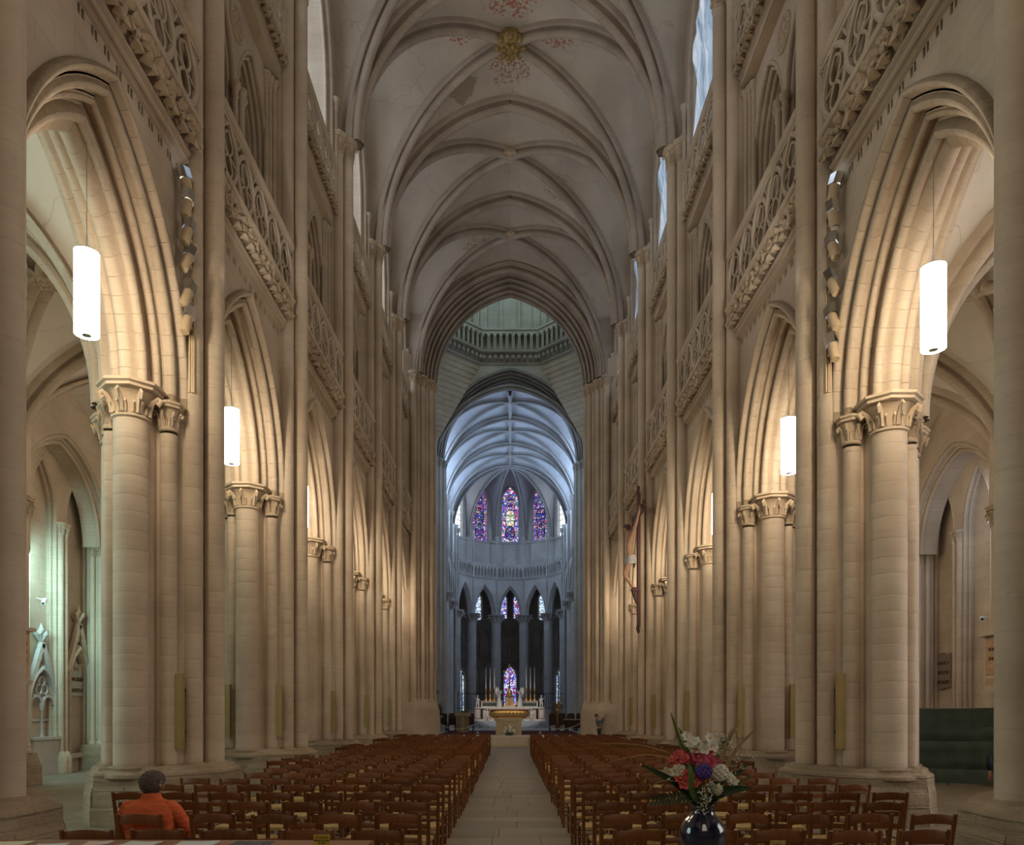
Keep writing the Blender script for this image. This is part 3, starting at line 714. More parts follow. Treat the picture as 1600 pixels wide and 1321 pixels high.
mb = MB()
for s in (-1, 1): mb.box(min(s*5.0, s*5.3), max(s*5.0, s*5.3), YC0+2.3, YC1-1.2, 0, 26)
mb.build('crossing_side', S_LANTERN, cro, sharp=0)
mb = MB(); E = arch_orders(4, .14, .24); ME = lambda a, z, d: (a, YC1-1.5+d, z)
arch(mb, ME, 0, 5.15, 19.2, 6.05, E, 16); mb.build('choir_arch', S_CRIB, cro)
mb = MB(); wall_arch(mb, ME, -5.6, 5.6, 18.8, 25.5, 0, 5.15, 19.2, 6.05, 0, None, 16); mb.build('crossing_east_wall', S_LANTERN, cro, sharp=0)
# pendentives in corbelled courses
for sx in (-1, 1):
    for sy in (-1, 1):
        corner = Vector((sx*4.98, CYc+sy*4.78, 20.2)); ps = sorted([p for p in oc if p[0]*sx > 0 and (p[1]-CYc)*sy > 0], key=lambda p: abs(p[0]))
        p0, p1 = Vector((ps[0][0], CYc+sy*4.78, 25.42)), Vector((sx*4.98, ps[1][1], 25.42)); n = 16; rows = []
        for i in range(n+1):
            t = i/n; q0, q1 = corner.lerp(p0, t), corner.lerp(p1, t); off = Vector((sx, sy, 0))*.035
            if i: rows.append([tuple(corner.lerp(p0, t)+Vector((0, 0, 0))+off*1.0), tuple(q1+off)])
            rows.append([tuple(q0), tuple(q1)])
        m2 = MB(); m2.grid(rows); m2.build('pendentive', S_NAVE, cro, sharp=0)
lan = struct('wall_lantern')
def ring(r0, z0, r1, z1):
    a = [(r0/cos(pi/8)*cos(pi/8+i*pi/4), CYc+r0/cos(pi/8)*sin(pi/8+i*pi/4), z0) for i in range(8)]; b = [(r1/cos(pi/8)*cos(pi/8+i*pi/4), CYc+r1/cos(pi/8)*sin(pi/8+i*pi/4), z1) for i in range(8)]
    return a, b
mb = MB()
prof = [(5.2, 25.40), (4.75, 25.42), (4.72, 25.55), (4.80, 25.58), (4.72, 26.05), (4.5, 26.15), (4.46, 26.2), (4.46, 26.36), (4.52, 26.38), (6.2, 26.4)]
for (r0, z0), (r1, z1) in zip(prof, prof[1:]): a, b = ring(r0, z0, r1, z1); mb.grid([a, b], True)
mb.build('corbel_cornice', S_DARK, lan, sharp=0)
mb = MB(); a, b = ring(6.2, 26.38, 6.2, 28.0); mb.grid([a, b], True); a2, c2 = ring(6.2, 28.0, 5.3, 28.0); mb.grid([a2, c2], True); a, b = ring(5.3, 28.0, 5.3, 40); mb.grid([a, b], True); mb.build('lantern_drum', S_LANTERN, lan, sharp=0)
mb = MB(); a, b = ring(5.35, 40, .01, 43.5); mb.grid([a, b], True); mb.build('lantern_cap', S_LANTERN, lan, sharp=0)
M_LANT = emit('lantern_glass', (.64, .90, .95), LANTERN_E)
for i in range(8):
    a = i*pi/4; c, sn = cos(a), sin(a); Mx = lambda u, z, d: (c*d-sn*u, CYc+sn*d+c*u, z)
    if i in (1, 2, 3):
        for j in range(10):   # corbel heads under the cornice
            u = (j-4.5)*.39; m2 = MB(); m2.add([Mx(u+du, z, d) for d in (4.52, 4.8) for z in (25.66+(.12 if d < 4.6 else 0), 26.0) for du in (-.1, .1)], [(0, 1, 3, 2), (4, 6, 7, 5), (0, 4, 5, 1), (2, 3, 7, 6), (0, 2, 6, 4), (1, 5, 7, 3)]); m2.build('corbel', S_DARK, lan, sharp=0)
    m2 = MB()
    for u in (-1.95, -1.75, -.62, .62, 1.75, 1.95):
        m2.tube([Mx(u, z, 5.15 if abs(u) > 1 else 5.2) for z in (27.9, 40)], .17 if abs(u) > 1 else .11, 8)
    m2.build('drum_shaft', S_LANTERN, lan)
    w = struct('window_%d' % wn); wn += 1
    for u in (-1.2, 0, 1.2):
        m2 = MB(); arch_fill(m2, Mx, u, .42, 31.5, 36.5, 1.0, 5.22, 6); m2.build('pane', M_LANT, w, sharp=0)
# lantern gallery: colonnettes and small arches
for i in (1, 2, 3, 0, 4):
    a = i*pi/4; c, sn = cos(a), sin(a); Mx = lambda u, z, d: (c*d-sn*u, CYc+sn*d+c*u, z)
    root = thing('balustrade', {2: 'colonnaded stone balustrade of the lantern, straight above the choir arch', 1: 'colonnaded lantern balustrade slanting off to the right', 3: 'colonnaded lantern balustrade slanting off to the left', 0: 'colonnaded lantern balustrade on the far right flank', 4: 'colonnaded lantern balustrade on the far left flank'}[i], 'balustrade', (0, 0, 0), group='balustrades of the lantern')
    n = 9; st = 3.72/n
    m2 = MB(); r = [(4.48, 27.62), (4.42, 27.66), (4.42, 27.8), (4.66, 27.8), (4.66, 27.62)]
    m2.grid([[Mx(u, z, d) for d, z in r] for u in (-1.9, 1.9)]); m2.build('rail', S_LANTERN, root, sharp=0)
    for j in range(n):
        u = -1.86+st*(j+.5); m2 = MB(); arch(m2, Mx, u, st*.36, 27.2, .26, [(4.5, .08), (4.47, 0), (4.62, -.02)], 5); wall_arch(m2, Mx, u-st/2, u+st/2, 27.18, 27.64, u, st*.36, 27.2, .26, 4.5, None, 5); m2.build('arch', S_LANTERN, root)
        m2 = MB(); 
        for du in (-.055, .055): m2.tube([Mx(-1.86+st*j+du, z, 4.55) for z in (26.4, 27.22)], .045, 6)
        m2.build('colonnette', S_LANTERN, root)

# ================================================================= choir
ch = struct('wall_choir'); VCZ, VCT = 18.2, 24.2
nb = 3; cb = (YX-YC1)/nb; cbv = (YX-YC1+1.1)/nb
for i in range(nb):
    y = YC1-1.1+cbv*i
    vault(ceiling, -5.45, 5.45, y, y+cbv, VCZ, VCT-.25*i, S_CWEB, S_CRIB, 19.4, 23.6, .68, 2, n=12, wallx=.3, names=('choir_vault_web', 'choir_diagonal_rib', 'choir_transverse_arch'))
m2 = MB(); rib(m2, [(0, YC1-.2+i*(YX-YC1)/8, VCT+.02-.42*i/8-.02) for i in range(9)], sc(RIB, .8), (1, 0, 0)); m2.build('ridge_rib', S_CRIB, ceiling)
M_CH = emit('choir_daylit_glass', (.50, .71, 1), CHOIR_E)
CAr = [(4.85, .0)]+roll(4.88, -.04, .05, 100, 290, 5)+[(5.02, -.06), (5.02, -.10)]+roll(4.99, -.14, .05, 110, 290, 5)+[(5.14, -.17), (5.14, -.21)]+roll(5.12, -.25, .05, 110, 300, 4)+[(5.35, -.27)]
CWp = [(5.7, 0)]+roll(5.75, -.05, .05, 100, 300, 5)+[(5.84, -.09), (6.1, -.12)]
def choir_bay(Mf, half, label_window, glass, apse):
    """arcade arch, gallery and clerestory over a chord of the given half width; Mf(a, z, d)"""
    m = MB(); ah = half-.10; h = 2.9 if apse else 2.9
    arch(m, Mf, 0, ah, 10.9, h, CAr, 9); wall_arch(m, Mf, -half, half, 10.7, 14.4, 0, ah, 10.9, h, 4.85, 5.35, 9)
    m.grid([[Mf(u, z, d) for d, z in ((4.85, 14.15), (4.78, 14.2), (4.78, 14.28), (4.7, 14.32), (4.7, 14.42), (5.75, 14.44), (5.75, 14.45))] for u in (-half*(.96 if apse else 1), half*(.96 if apse else 1))])
    m.build('choir_arcade', S_CHOIR, ch)
    hw = half*1.16; m = MB(); wh = .78 if apse else 1.25; z0, zsv, hh = (18.0, 21.6, 1.65) if apse else (16.5, 20.2, 2.6)
    arch(m, Mf, 0, wh+.12, zsv, hh+.16, CWp, 9); jambs(m, Mf, 0, wh+.12, z0, zsv, CWp); wall_arch(m, Mf, -hw, hw, z0, 24.2, 0, wh+.12, zsv, hh+.16, 5.7, None, 9)
    m.grid([[Mf(u, z, d) for d, z in ((5.7, 14.4), (5.7, z0-.25), (5.62, z0-.2), (5.62, z0-.1), (5.75, z0), (6.15, z0+.1))] for u in (-hw, hw)])
    m.build('choir_clerestory', S_CHOIR, ch)
    global wn
    w = struct('window_%d' % wn); wn += 1
    m = MB(); arch_fill(m, Mf, 0, wh, z0, zsv, hh, 6.05, 9); m.build('stained_glass' if apse else 'pane', glass, w, sharp=0)
    m = MB(); nbars = 9
    for i in range(1, nbars):
        z = z0+(zsv+hh*.6-z0)*i/nbars; m.bar(Mf(-wh, z, 6.0), Mf(wh, z, 6.0), .045, .04)
    if apse: m.bar(Mf(-wh*.5, z0, 6.0), Mf(-wh*.5, zsv+hh*.5, 6.0), .03, .04); m.bar(Mf(wh*.5, z0, 6.0), Mf(wh*.5, zsv+hh*.5, 6.0), .03, .04)
    m.build('glazing_bar', M_IRON, w, sharp=0)
    if apse and glass in (G_C, G_S, G_R):
        for zc, a_, b_, mt in ((22.0, .34, .62, G_M2), (20.35, .52, .78, G_M1 if glass is G_C else G_M2), (18.85, .46, .66, G_M2)):
            P = [(a_*sin(t)*(1 if zc < 21.5 else abs(cos(t*.5-pi/2))**.3*1.0), zc+b_*cos(t)) for t in [i*2*pi/24 for i in range(24)]]
            mm = MB(); mm.add([Mf(u, z, 6.03) for u, z in P], [tuple(range(24))]); mm.build('medallion', mt, w, sharp=0)
            mm = MB(); mm.tube([Mf(u, z, 6.02) for u, z in P+P[:1]], .03, 5, False); mm.build('lead_ring', M_IRON, w)
            mm = MB(); mm.tube([Mf(u*1.16, zc+(z-zc)*1.12, 6.025) for u, z in P+P[:1]], .012, 5, False); mm.build('pale_ring', G_B2, w)
        mm = MB()
        for sg in (-1, 1): mm.bar(Mf(sg*(wh-.06), z0, 6.03), Mf(sg*(wh-.06), zsv, 6.03), .07, .02)
        mm.build('pale_border', G_B2, w, sharp=0)
    return w
M_IRON = plain('dark_iron', (.03, .03, .03), .6)
def stained(name, strength, cols, sc_=9, pale=.2):
    def tex(nt):
        g = N(nt, 'ShaderNodeNewGeometry'); P = g.outputs['Position']
        vo = N(nt, 'ShaderNodeTexVoronoi'); inp(vo, 'Scale', sc_); lk(nt, P, vo.inputs['Vector'])
        v2 = N(nt, 'ShaderNodeTexVoronoi', feature='DISTANCE_TO_EDGE'); inp(v2, 'Scale', sc_); lk(nt, P, v2.inputs['Vector'])
        sr = N(nt, 'ShaderNodeSeparateColor'); lk(nt, vo.outputs['Color'], sr.inputs[0])
        st = [(i/len(cols), c) for i, c in enumerate(cols)]; r = ramp(nt, sr.outputs[0], st); r.node.color_ramp.interpolation = 'CONSTANT'
        return mixc(nt, ramp(nt, v2.outputs[0], [(.03, 1), (.07, 0)]), r, (.01, .01, .02))
    return emit(name, (1, 1, 1), strength, tex)
BL = [(.05, .08, .55), (.10, .10, .75), (.55, .03, .08), (.16, .05, .45), (.75, .70, .85), (.03, .15, .5), (.45, .06, .3), (.55, .45, .20), (.12, .30, .25), (.08, .05, .6)]
G_C = stained('stained_glass_centre', 1.5, BL+[(.9, .85, .9), (.8, .5, .7)], 8); G_S = stained('stained_glass_side', 1.0, BL, 8)
G_R = stained('stained_glass_red', 1.0, BL+[(.6, .04, .15), (.7, .1, .3)], 8)
G_W = stained('grisaille_glass', 1.5, [(.55, .75, 1), (.7, .85, 1), (.15, .25, .45), (.85, .95, 1), (.3, .5, .8), (.6, .8, 1)], 7)
G_P = emit('pale_daylit_glass', (.80, .90, 1), 2.6); G_B2 = emit('pale_border_glass', (.62, .52, .72), .8)
G_M1 = stained('bright_medallion_glass', 1.3, [(.9, .85, .7), (.9, .6, .2), (.95, .92, .9), (.2, .5, .25), (.85, .4, .3), (.9, .9, .85), (.6, .65, .9)], 7); G_M2 = stained('deep_medallion_glass', .9, [(.03, .05, .5), (.10, .25, .2), (.06, .08, .6), (.4, .04, .1), (.02, .04, .35), (.15, .1, .5), (.7, .6, .5)], 9)
for i in range(nb):
    for s in (-1, 1):
        y = YC1+cb*(i+.5)
        choir_bay(lambda a, z, d, s=s, y=y: (s*d, y+a, z), cb/2, '', M_CH, False)
for th in (-60, -30, 0, 30, 60):
    t = math.radians(th)
    ap = lambda a, z, d, t=t: ((d*cos(pi/12))*sin(t)+a*cos(t), YX+(d*cos(pi/12))*cos(t)-a*sin(t), z)
    choir_bay(ap, 5.0*sin(pi/12), '', {0: G_C, -30: G_R, 30: G_S}.get(th, G_P), True)
for s in (-1, 1):
    t = math.radians(82.5*s); ap = lambda a, z, d, t=t: ((d*cos(pi/24))*sin(t)+a*cos(t), YX+(d*cos(pi/24))*cos(t)-a*sin(t), z)
    m = MB()
    for d, z0, z1 in ((4.85, 10.9, 14.4), (5.7, 14.4, 24.2)):
        hf = d*sin(pi/24); m.grid([[ap(u, z, d) for z in (z0, z1)] for u in (-hf, hf)])
    m.build('choir_wall', S_CHOIR, ch, sharp=0)
def choir_column(x, y, r, label, zt=10.9, mat=S_CHOIR, grp='round columns of the choir'):
    root = thing('choir_column', label, 'column', (x, y, 0), group=grp)
    m = MB(); m.lathe(0, 0, [(r, .9), (r, zt-.6)], 20); m.build('shaft', mat, root)
    m = MB(); m.merge(base_mb(r), Matrix.Translation((0, 0, .75))); m.prism([(1.7*r*cos(a*pi/4+pi/8), 1.7*r*sin(a*pi/4+pi/8)) for a in range(8)], 0, .78); m.build('base', mat, root)
    m = MB(); m.merge(capital_mb(r, .75, 10), Matrix.Translation((0, 0, zt))); m.build('capital', mat, root)
for th in (-75, -45, -15, 15, 45, 75):
    t = math.radians(th); nm = {15: 'inner', 45: 'second', 75: 'third'}[abs(th)]
    choir_column(5.05*sin(t), YX+5.05*cos(t), .45, 'grey round column, %s from the altar cross on the %s' % (nm, 'left' if th < 0 else 'right'))
    for (rr, yy0) in ((4.82, 10.95),):
        m = MB(); m.lathe(rr*sin(t), YX+rr*cos(t), [(.09, yy0), (.09, 14.3), (.13, 14.35), (.09, 14.5), (.09, 17.8), (.12, 17.85), (.2, 18.15), (.2, 18.25)], 10); m.build('wall_shaft', S_CHOIR, ch)
    rb = MB(); q = [i/16 for i in range(17)]
    rb_pts = [(5.45*u*sin(t), YX+5.45*u*cos(t), VCZ+(23.55-VCZ)*sqrt(max(0, 1-u*u))-.02) for u in [1-(x**1.5) for x in q]]
    lat = Vector((cos(t), -sin(t), 0))
    if lat.cross(Vector(rb_pts[-1])-Vector(rb_pts[-3])).z < 0: lat = -lat
    rib(rb, rb_pts, sc(RIB, .7), lat); rb.build('apse_rib', S_CRIB, ceiling)
m = MB()
for th in range(-90, 91, 30):
    t0, t1 = math.radians(max(-90, th-15)), math.radians(min(90, th+15)); rows = []
    for i in range(9):
        sfr = i/8; hwf = abs(sfr-.5)*2; zw = 23.3-(23.3-19.4)*(1-sqrt(max(0, 1-hwf**2.2))) if hwf < .99 else VCZ
        p0 = Vector((sin(t0), cos(t0)))*5.75; p1 = Vector((sin(t1), cos(t1)))*5.75; p = p0.lerp(p1, sfr)
        rows.append([(p.x*u, YX+p.y*u, zw+(23.6-zw)*sqrt(max(0, 1-u*u))) for u in [j/10 for j in range(11)]])
    m.grid(rows)
m.build('apse_vault_web', S_CWEB, ceiling, sharp=1.0)
for s in (-1, 1):
    for i in range(nb+1):
        y = YC1+cb*i
        if i in (1, 2): choir_column(s*5.1, y, .45, 'grey round column of the straight choir, %s on the %s' % ('nearer' if i == 1 else 'farther', SIDE[s]))
        if i:
            m = MB(); m.lathe(s*4.8, y, [(.12, 0 if i < 3 else 0), (.12, 17.8), (.16, 17.85), (.26, 18.15), (.26, 18.25)], 10)
            for dy in (-.25, .25): m.lathe(s*4.95, y+dy, [(.08, 10.9), (.08, 17.8), (.16, 18.15), (.16, 18.25)], 8)
            m.build('wall_shaft', S_CHOIR, ch)
# gallery balustrade round the apse
for th in (-60, -30, 0, 30, 60):
    t = math.radians(th); ap = lambda a, z, d, t=t: (d*sin(t)+a*cos(t), YX+d*cos(t)-a*sin(t), z)
    root = thing('balustrade', 'stone balustrade below the apse windows, %s' % {-60: 'leftmost length', -30: 'left of the centre', 0: 'centre length', 30: 'right of the centre', 60: 'rightmost length'}[th], 'balustrade', group='balustrades of the apse gallery')
    dd = 4.8*cos(pi/12); hf = 4.8*sin(pi/12)-.08; n = 7; st = 2*hf/n
    m = MB(); m.bar(ap(-hf, 15.55, dd), ap(hf, 15.55, dd), .2, .14); m.build('rail', S_CHOIR, root, sharp=0)
    for j in range(n):
        u = -hf+st*(j+.5); m = MB(); arch(m, ap, u, st*.34, 15.15, .25, [(dd-.06, .12), (dd-.08, 0), (dd+.08, 0)], 5)
        for du in (-.5, ): m.tube([ap(u+du*st, z, dd) for z in (14.44, 15.5)], .055, 6)
        m.build('baluster', S_CHOIR, root)
# ambulatory
am = struct('wall_ambulatory'); RA = 9.6
G_B = stained('ambulatory_stained_glass', 1.3, BL[:5]+[(.5, .6, .95), (.4, .5, .9), (.75, .8, 1), (.3, .4, .9)], 6)
mb = MB(); rows = []
pts = [(-RA, YC1), (-RA, YX)]+[(-RA*cos(a), YX+RA*sin(a)) for a in [i*pi/24 for i in range(1, 24)]]+[(RA, YX), (RA, YC1)]
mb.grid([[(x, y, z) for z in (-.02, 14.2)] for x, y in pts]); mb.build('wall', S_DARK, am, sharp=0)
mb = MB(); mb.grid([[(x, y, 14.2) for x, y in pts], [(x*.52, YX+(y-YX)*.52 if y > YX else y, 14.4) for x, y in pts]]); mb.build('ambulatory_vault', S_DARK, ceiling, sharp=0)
for th in (-55, -33, -11, 11, 33, 55):
    t = math.radians(th); choir_column(7.3*sin(t), YX+7.3*cos(t), .17, 'slender dark column of the ambulatory behind the choir columns', 9.5, S_DARK, 'slender ambulatory columns')
def amb_window(th, half, z0, zsv, hh, glass, r=RA-.1, frame=True):
    global wn
    t = math.radians(th); ap = lambda a, z, d, t=t: (d*sin(t)+a*cos(t), YX+d*cos(t)-a*sin(t), z)
    w = struct('window_%d' % wn); wn += 1
    m = MB(); arch_fill(m, ap, 0, half, z0, zsv, hh, r, 8); m.build('stained_glass', glass, w, sharp=0)
    m = MB(); P = [(r-.25, .3), (r-.25, .22)]+roll(r-.22, .14, .06, 100, 280, 4)+[(r-.1, .05), (r, 0)]
    arch(m, ap, 0, half, zsv, hh, P, 8); jambs(m, ap, 0, half, z0, zsv, P); m.build('frame', S_DARK, w)
    m = MB()
    for i in range(1, 6): m.bar(ap(-half, z0+(zsv-z0)*i/5, r-.04), ap(half, z0+(zsv-z0)*i/5, r-.04), .05, .04)
    m.build('glazing_bar', M_IRON, w, sharp=0)
amb_window(0, .6, 2.5, 5.2, 1.1, G_B)
for th in (-32, 32): amb_window(th, .5, 1.9, 5.0, 1.0, G_W)
for th in (-4.2, 4.2): amb_window(th, .33, 11.2, 13.0, .55, G_B)
for th in (-20, 20, -38, 38): amb_window(th, .33, 11.0, 13.0, .55, G_W)
for th in (-12, 12, -24, 24, 0):   # blind arches and string course on the dark back wall
    t = math.radians(th); ap = lambda a, z, d, t=t: (d*sin(t)+a*cos(t), YX+d*cos(t)-a*sin(t), z); m = MB(); r = RA-.12
    P = [(r+.05, .1)]+roll(r-.05, .04, .08, 90, 270, 4)+[(r+.05, -.04)]
    for ac, hf, z0, zsv, hh in ((-.55, .45, 7.2, 9.2, .8), (.55, .45, 7.2, 9.2, .8), (0, 1.0, .5, 5.3, 1.6)):
        arch(m, ap, ac, hf, zsv, hh, P, 7); jambs(m, ap, ac, hf, z0, zsv, P)
    m.bar(ap(-1.1, 6.95, r-.05), ap(1.1, 6.95, r-.05), .2, .16); m.build('blind_arcade', S_DARK, am)
# ================================================================= floor
M_JOINT = plain('floor_joint', (.13, .11, .085), .95)
def paving(name, c1, c2, c3, rough=.55):
    m = bpy.data.materials.new(name); nt = nodes_of(m); oi = N(nt, 'ShaderNodeObjectInfo'); g = N(nt, 'ShaderNodeNewGeometry'); P = g.outputs['Position']
    a = noise(nt, P, 1.5, 5, .6); b = noise(nt, P, 11, 4, .6)
    w = N(nt, 'ShaderNodeTexWhiteNoise', noise_dimensions='1D'); lk(nt, oi.outputs['Random'], w.inputs['W'])
    col = mixc(nt, oi.outputs['Random'], c1, c2); col = mixc(nt, mth(nt, 'MULTIPLY', a, .7), col, c3); col = mixc(nt, ramp(nt, b, [(.55, 0), (.8, .5)]), col, tuple(x*.6 for x in c3))
    finish(nt, col, rough, b, .2, .01, spec=.4); return m
S_PAVE = paving('worn_paving', (.31, .25, .18), (.20, .172, .135), (.24, .195, .14))
floor = struct('floor')
mb = MB(); mb.box(-14, 14, -9.2, YC1-.5, -.3, -.012); mb.build('bedding', M_JOINT, floor, sharp=0)
SLAB = {}
def slab(x0, x1, y0, y1, g=.006):
    return [(x0+g, y0+g, 0), (x1-g, y0+g, 0), (x1-g, y1-g, 0), (x0+g, y1-g, 0)]
rnd = random.Random(11); slabs = []
def field(xa, xb, ya, yb, wmin, wmax, dmin, dmax):
    y = ya
    while y < yb-.05:
        d = min(rnd.uniform(dmin, dmax), yb-y); x = xa
        if yb-y-d < .15: d = yb-y
        while x < xb-.02:
            w = rnd.uniform(wmin, wmax)
            if xb-x-w < wmin*.6: w = xb-x
            slabs.append((x, x+w, y, y+d)); x += w
        y += d
field(-.92, .92, 1, 39, .55, 1.05, .55, .95)                     # central alley
for s in (-1, 1):
    xs = sorted((s*.92, s*6.2)); field(xs[0], xs[1], 1, 39, .6, 1.0, .5, .8)
    xs = sorted((s*6.2, s*13.8)); field(xs[0], xs[1], 1, 39, .55, 1.1, .45, .75)
field(-5.3, 5.3, 39, 40.4, .6, 1.0, .5, .7)
def seen(sl):
    xc, yc = (sl[0]+sl[1])/2, (sl[2]+sl[3])/2
    px, py = 797+1172*xc/yc, 1112+1172*1.83/yc
    under = .95 < abs(xc) < 5.0
    return -1 if (px < -30 or px > 1630 or py > 1360) else (0 if under else 1)*(sl[1]-sl[0])*(sl[3]-sl[2])/(yc**3)*(1 if abs(xc) < 1 or abs(xc) > 6.3 else .3)+1e-9
order = sorted(slabs, key=lambda q: -seen(q)); rest = MB()
for i, sl in enumerate(order):
    x0, x1, y0, y1 = sl; z = rnd.uniform(-.002, .002); g = .005; c = .006
    vs = [(x0+g, y0+g, -.02), (x1-g, y0+g, -.02), (x1-g, y1-g, -.02), (x0+g, y1-g, -.02), (x0+g, y0+g, z-.004), (x1-g, y0+g, z-.004), (x1-g, y1-g, z-.004), (x0+g, y1-g, z-.004),
          (x0+g+c, y0+g+c, z), (x1-g-c, y0+g+c, z), (x1-g-c, y1-g-c, z), (x0+g+c, y1-g-c, z)]
    fs = [(0, 1, 5, 4), (1, 2, 6, 5), (2, 3, 7, 6), (3, 0, 4, 7), (4, 5, 9, 8), (5, 6, 10, 9), (6, 7, 11, 10), (7, 4, 8, 11), (8, 9, 10, 11)]
    if i < 300:
        m2 = MB(); m2.add(vs, fs); m2.build('paving_stone', S_PAVE, floor, sharp=0)
    else: rest.add(vs, fs)
rest.build('paving_field', S_PAVE, floor, sharp=0, kind='stuff')
# the step up to the crossing and the choir floor
S_STEP = plain('pale_step_stone', (.52, .46, .37), .55, var=.12, scale=4)
st = struct('trim_1')
for j, (y, z, hw) in enumerate(((38.6, .0, .95), (39.0, .16, .95), (39.4, .32, .95))):
    mb = MB(); mb.box(-hw, hw, y, 40.6, z, z+.155); mb.build('step', S_STEP, st, sharp=0)
mb = MB(); mb.box(-5.2, 5.2, 40.2, YC1-.4, -.02, .46); mb.build('crossing_platform', S_STEP, floor, sharp=0)
M_CARPET = plain('dark_red_carpet', (.10, .012, .012), .95, var=.2, scale=20)
mb = MB(); mb.box(-4.2, 4.2, 43.5, 57.5, .44, .475); mb.build('red_carpet', M_CARPET, floor, sharp=0)
mb = MB(); mb.box(-9.8, 9.8, YC1-.5, 77, -.02, .5); mb.build('choir_floor', S_CHOIR, floor, sharp=0)
# ================================================================= pendant lamps
M_LAMP = emit('lit_lamp_glass', LAMP_C, LAMP_E); M_WHITE = plain('white_metal', (.75, .72, .68), .5); M_GREY = plain('grey_metal', (.25, .23, .2), .5)
def lamp_parts():
    d = {}
    m = MB(); m.lathe(0, 0, [(.158, -.575), (.16, -.57), (.16, .57), (.158, .575)], 28); d['lamp_glass'] = m.mesh('lamp_glass', M_LAMP)
    m = MB(); m.lathe(0, 0, [(.001, .58), (.15, .58), (.162, .575), (.162, .555)], 28); d['cap'] = m.mesh('cap', M_WHITE)
    m = MB(); m.lathe(0, 0, [(.065, -.577), (.158, -.577), (.158, -.572)], 28); d['diffuser'] = m.mesh('diffuser', M_LAMP)
    m = MB(); m.lathe(0, 0, [(.001, -.59), (.06, -.59), (.065, -.575)], 16); d['downlight'] = m.mesh('downlight', M_GREY)
    m = MB(); m.lathe(0, 0, [(.012, .58), (.012, .80), (.004, .82)], 8); d['stem'] = m.mesh('stem', M_WHITE)
    m = MB(); m.tube([(0, 0, .8), (0, 0, 2.12)], .005, 5); d['cable'] = m.mesh('cable', M_GREY)
    return d
LP = lamp_parts()
for s in (-1, 1):
    for k in range(0, 6):
        nm = ('nearest', 'second', 'third', 'fourth', 'fifth', 'farthest')[k]
        t = thing('pendant_lamp', 'lit white cylinder pendant lamp hanging in the %s arcade arch, %s of the aisle' % (nm, SIDE[s]), 'lamp', (s*5.87, PY[k+1]+2.7, 7.63-(.2 if s > 0 else 0)), group='cylinder pendant lamps of the arcades')
        for n_, me in LP.items(): link(n_, me, t)
# ================================================================= chairs
def wood(name, c, rough=.38, scale=3):
    m = bpy.data.materials.new(name); nt = nodes_of(m); t = N(nt, 'ShaderNodeTexCoord'); mp = N(nt, 'ShaderNodeMapping'); inp(mp, 'Scale', (6, 6, .8)); lk(nt, t.outputs['Object'], mp.inputs[0])
    f = noise(nt, mp.outputs[0], scale*4, 5, .6, .8); oi = N(nt, 'ShaderNodeObjectInfo')
    col = ramp(nt, f, [(.3, tuple(x*.55 for x in c)), (.65, c)]); col = mixc(nt, mth(nt, 'MULTIPLY', oi.outputs['Random'], .45), col, tuple(x*1.55 for x in c))
    finish(nt, col, rough, f, .12, .005, spec=.28); return m
def rush_mat():
    m = bpy.data.materials.new('woven_rush'); nt = nodes_of(m); t = N(nt, 'ShaderNodeTexCoord'); sp = N(nt, 'ShaderNodeSeparateXYZ'); lk(nt, t.outputs['Object'], sp.inputs[0])
    ax = mth(nt, 'ABSOLUTE', sp.outputs[0]); ay = mth(nt, 'ABSOLUTE', sp.outputs[1]); s = mth(nt, 'MAXIMUM', ax, ay)
    f = mth(nt, 'SINE', mth(nt, 'MULTIPLY', s, 420)); n = noise(nt, t.outputs['Object'], 16, 4)
    col = ramp(nt, n, [(.3, (.42, .27, .09)), (.7, (.66, .47, .20))]); col = mixc(nt, ramp(nt, f, [(.0, .5), (.5, 0)]), col, (.22, .13, .05))
    finish(nt, col, .7, f, .35, .004); return m
M_CHAIR = wood('dark_chair_wood', (.165, .056, .015)); M_RUSH = rush_mat()
def rail_mb(z, w, h, yb, arc, bow=.02, th=.018):
    mb = MB(); rows = []; n = 8
    for i in range(n+1):
        u = i/n*2-1; x = u*w/2; y = yb-bow*(1-u*u); zt = z+h/2+arc*(1-u*u); zb = z-h/2+arc*.65*(1-u*u)
        rows.append([(x, y-th/2, zb), (x, y+th/2, zb), (x, y+th/2, zt-.006), (x, y+th*.2, zt), (x, y-th*.2, zt), (x, y-th/2, zt-.006)])
    mb.grid(rows, True); mb.add(rows[0], [(0, 1, 2, 3, 4, 5)]); mb.add(rows[-1], [(5, 4, 3, 2, 1, 0)]); return mb
def leg_pts(sx): return [(sx*.185, -.235, 0), (sx*.188, -.205, .22), (sx*.19, -.195, .44), (sx*.196, -.225, .65), (sx*.202, -.268, .865)]
CHP = []
for sx in (-1, 1):
    mb = MB(); mb.tube(leg_pts(sx), [.019, .02, .021, .020, .017], 6, flat=1.15); CHP.append(('back_leg', mb.mesh('back_leg', M_CHAIR)))
    mb = MB(); mb.tube([(sx*.195, .19, 0), (sx*.2, .185, .25), (sx*.2, .18, .455)], [.017, .021, .021], 6); CHP.append(('front_leg', mb.mesh('front_leg', M_CHAIR)))
    mb = MB()
    for z in (.14, .28): mb.tube([(sx*.187, -.21, z), (sx*.197, .185, z)], .011, 5, False)
    CHP.append(('side_stretcher', mb.mesh('side_stretcher', M_CHAIR)))
CHP.append(('top_rail', rail_mb(.805, .385, .082, -.256, .024).mesh('top_rail', M_CHAIR)))
CHP.append(('lower_rail', rail_mb(.600, .375, .052, -.214, .010).mesh('lower_rail', M_CHAIR)))
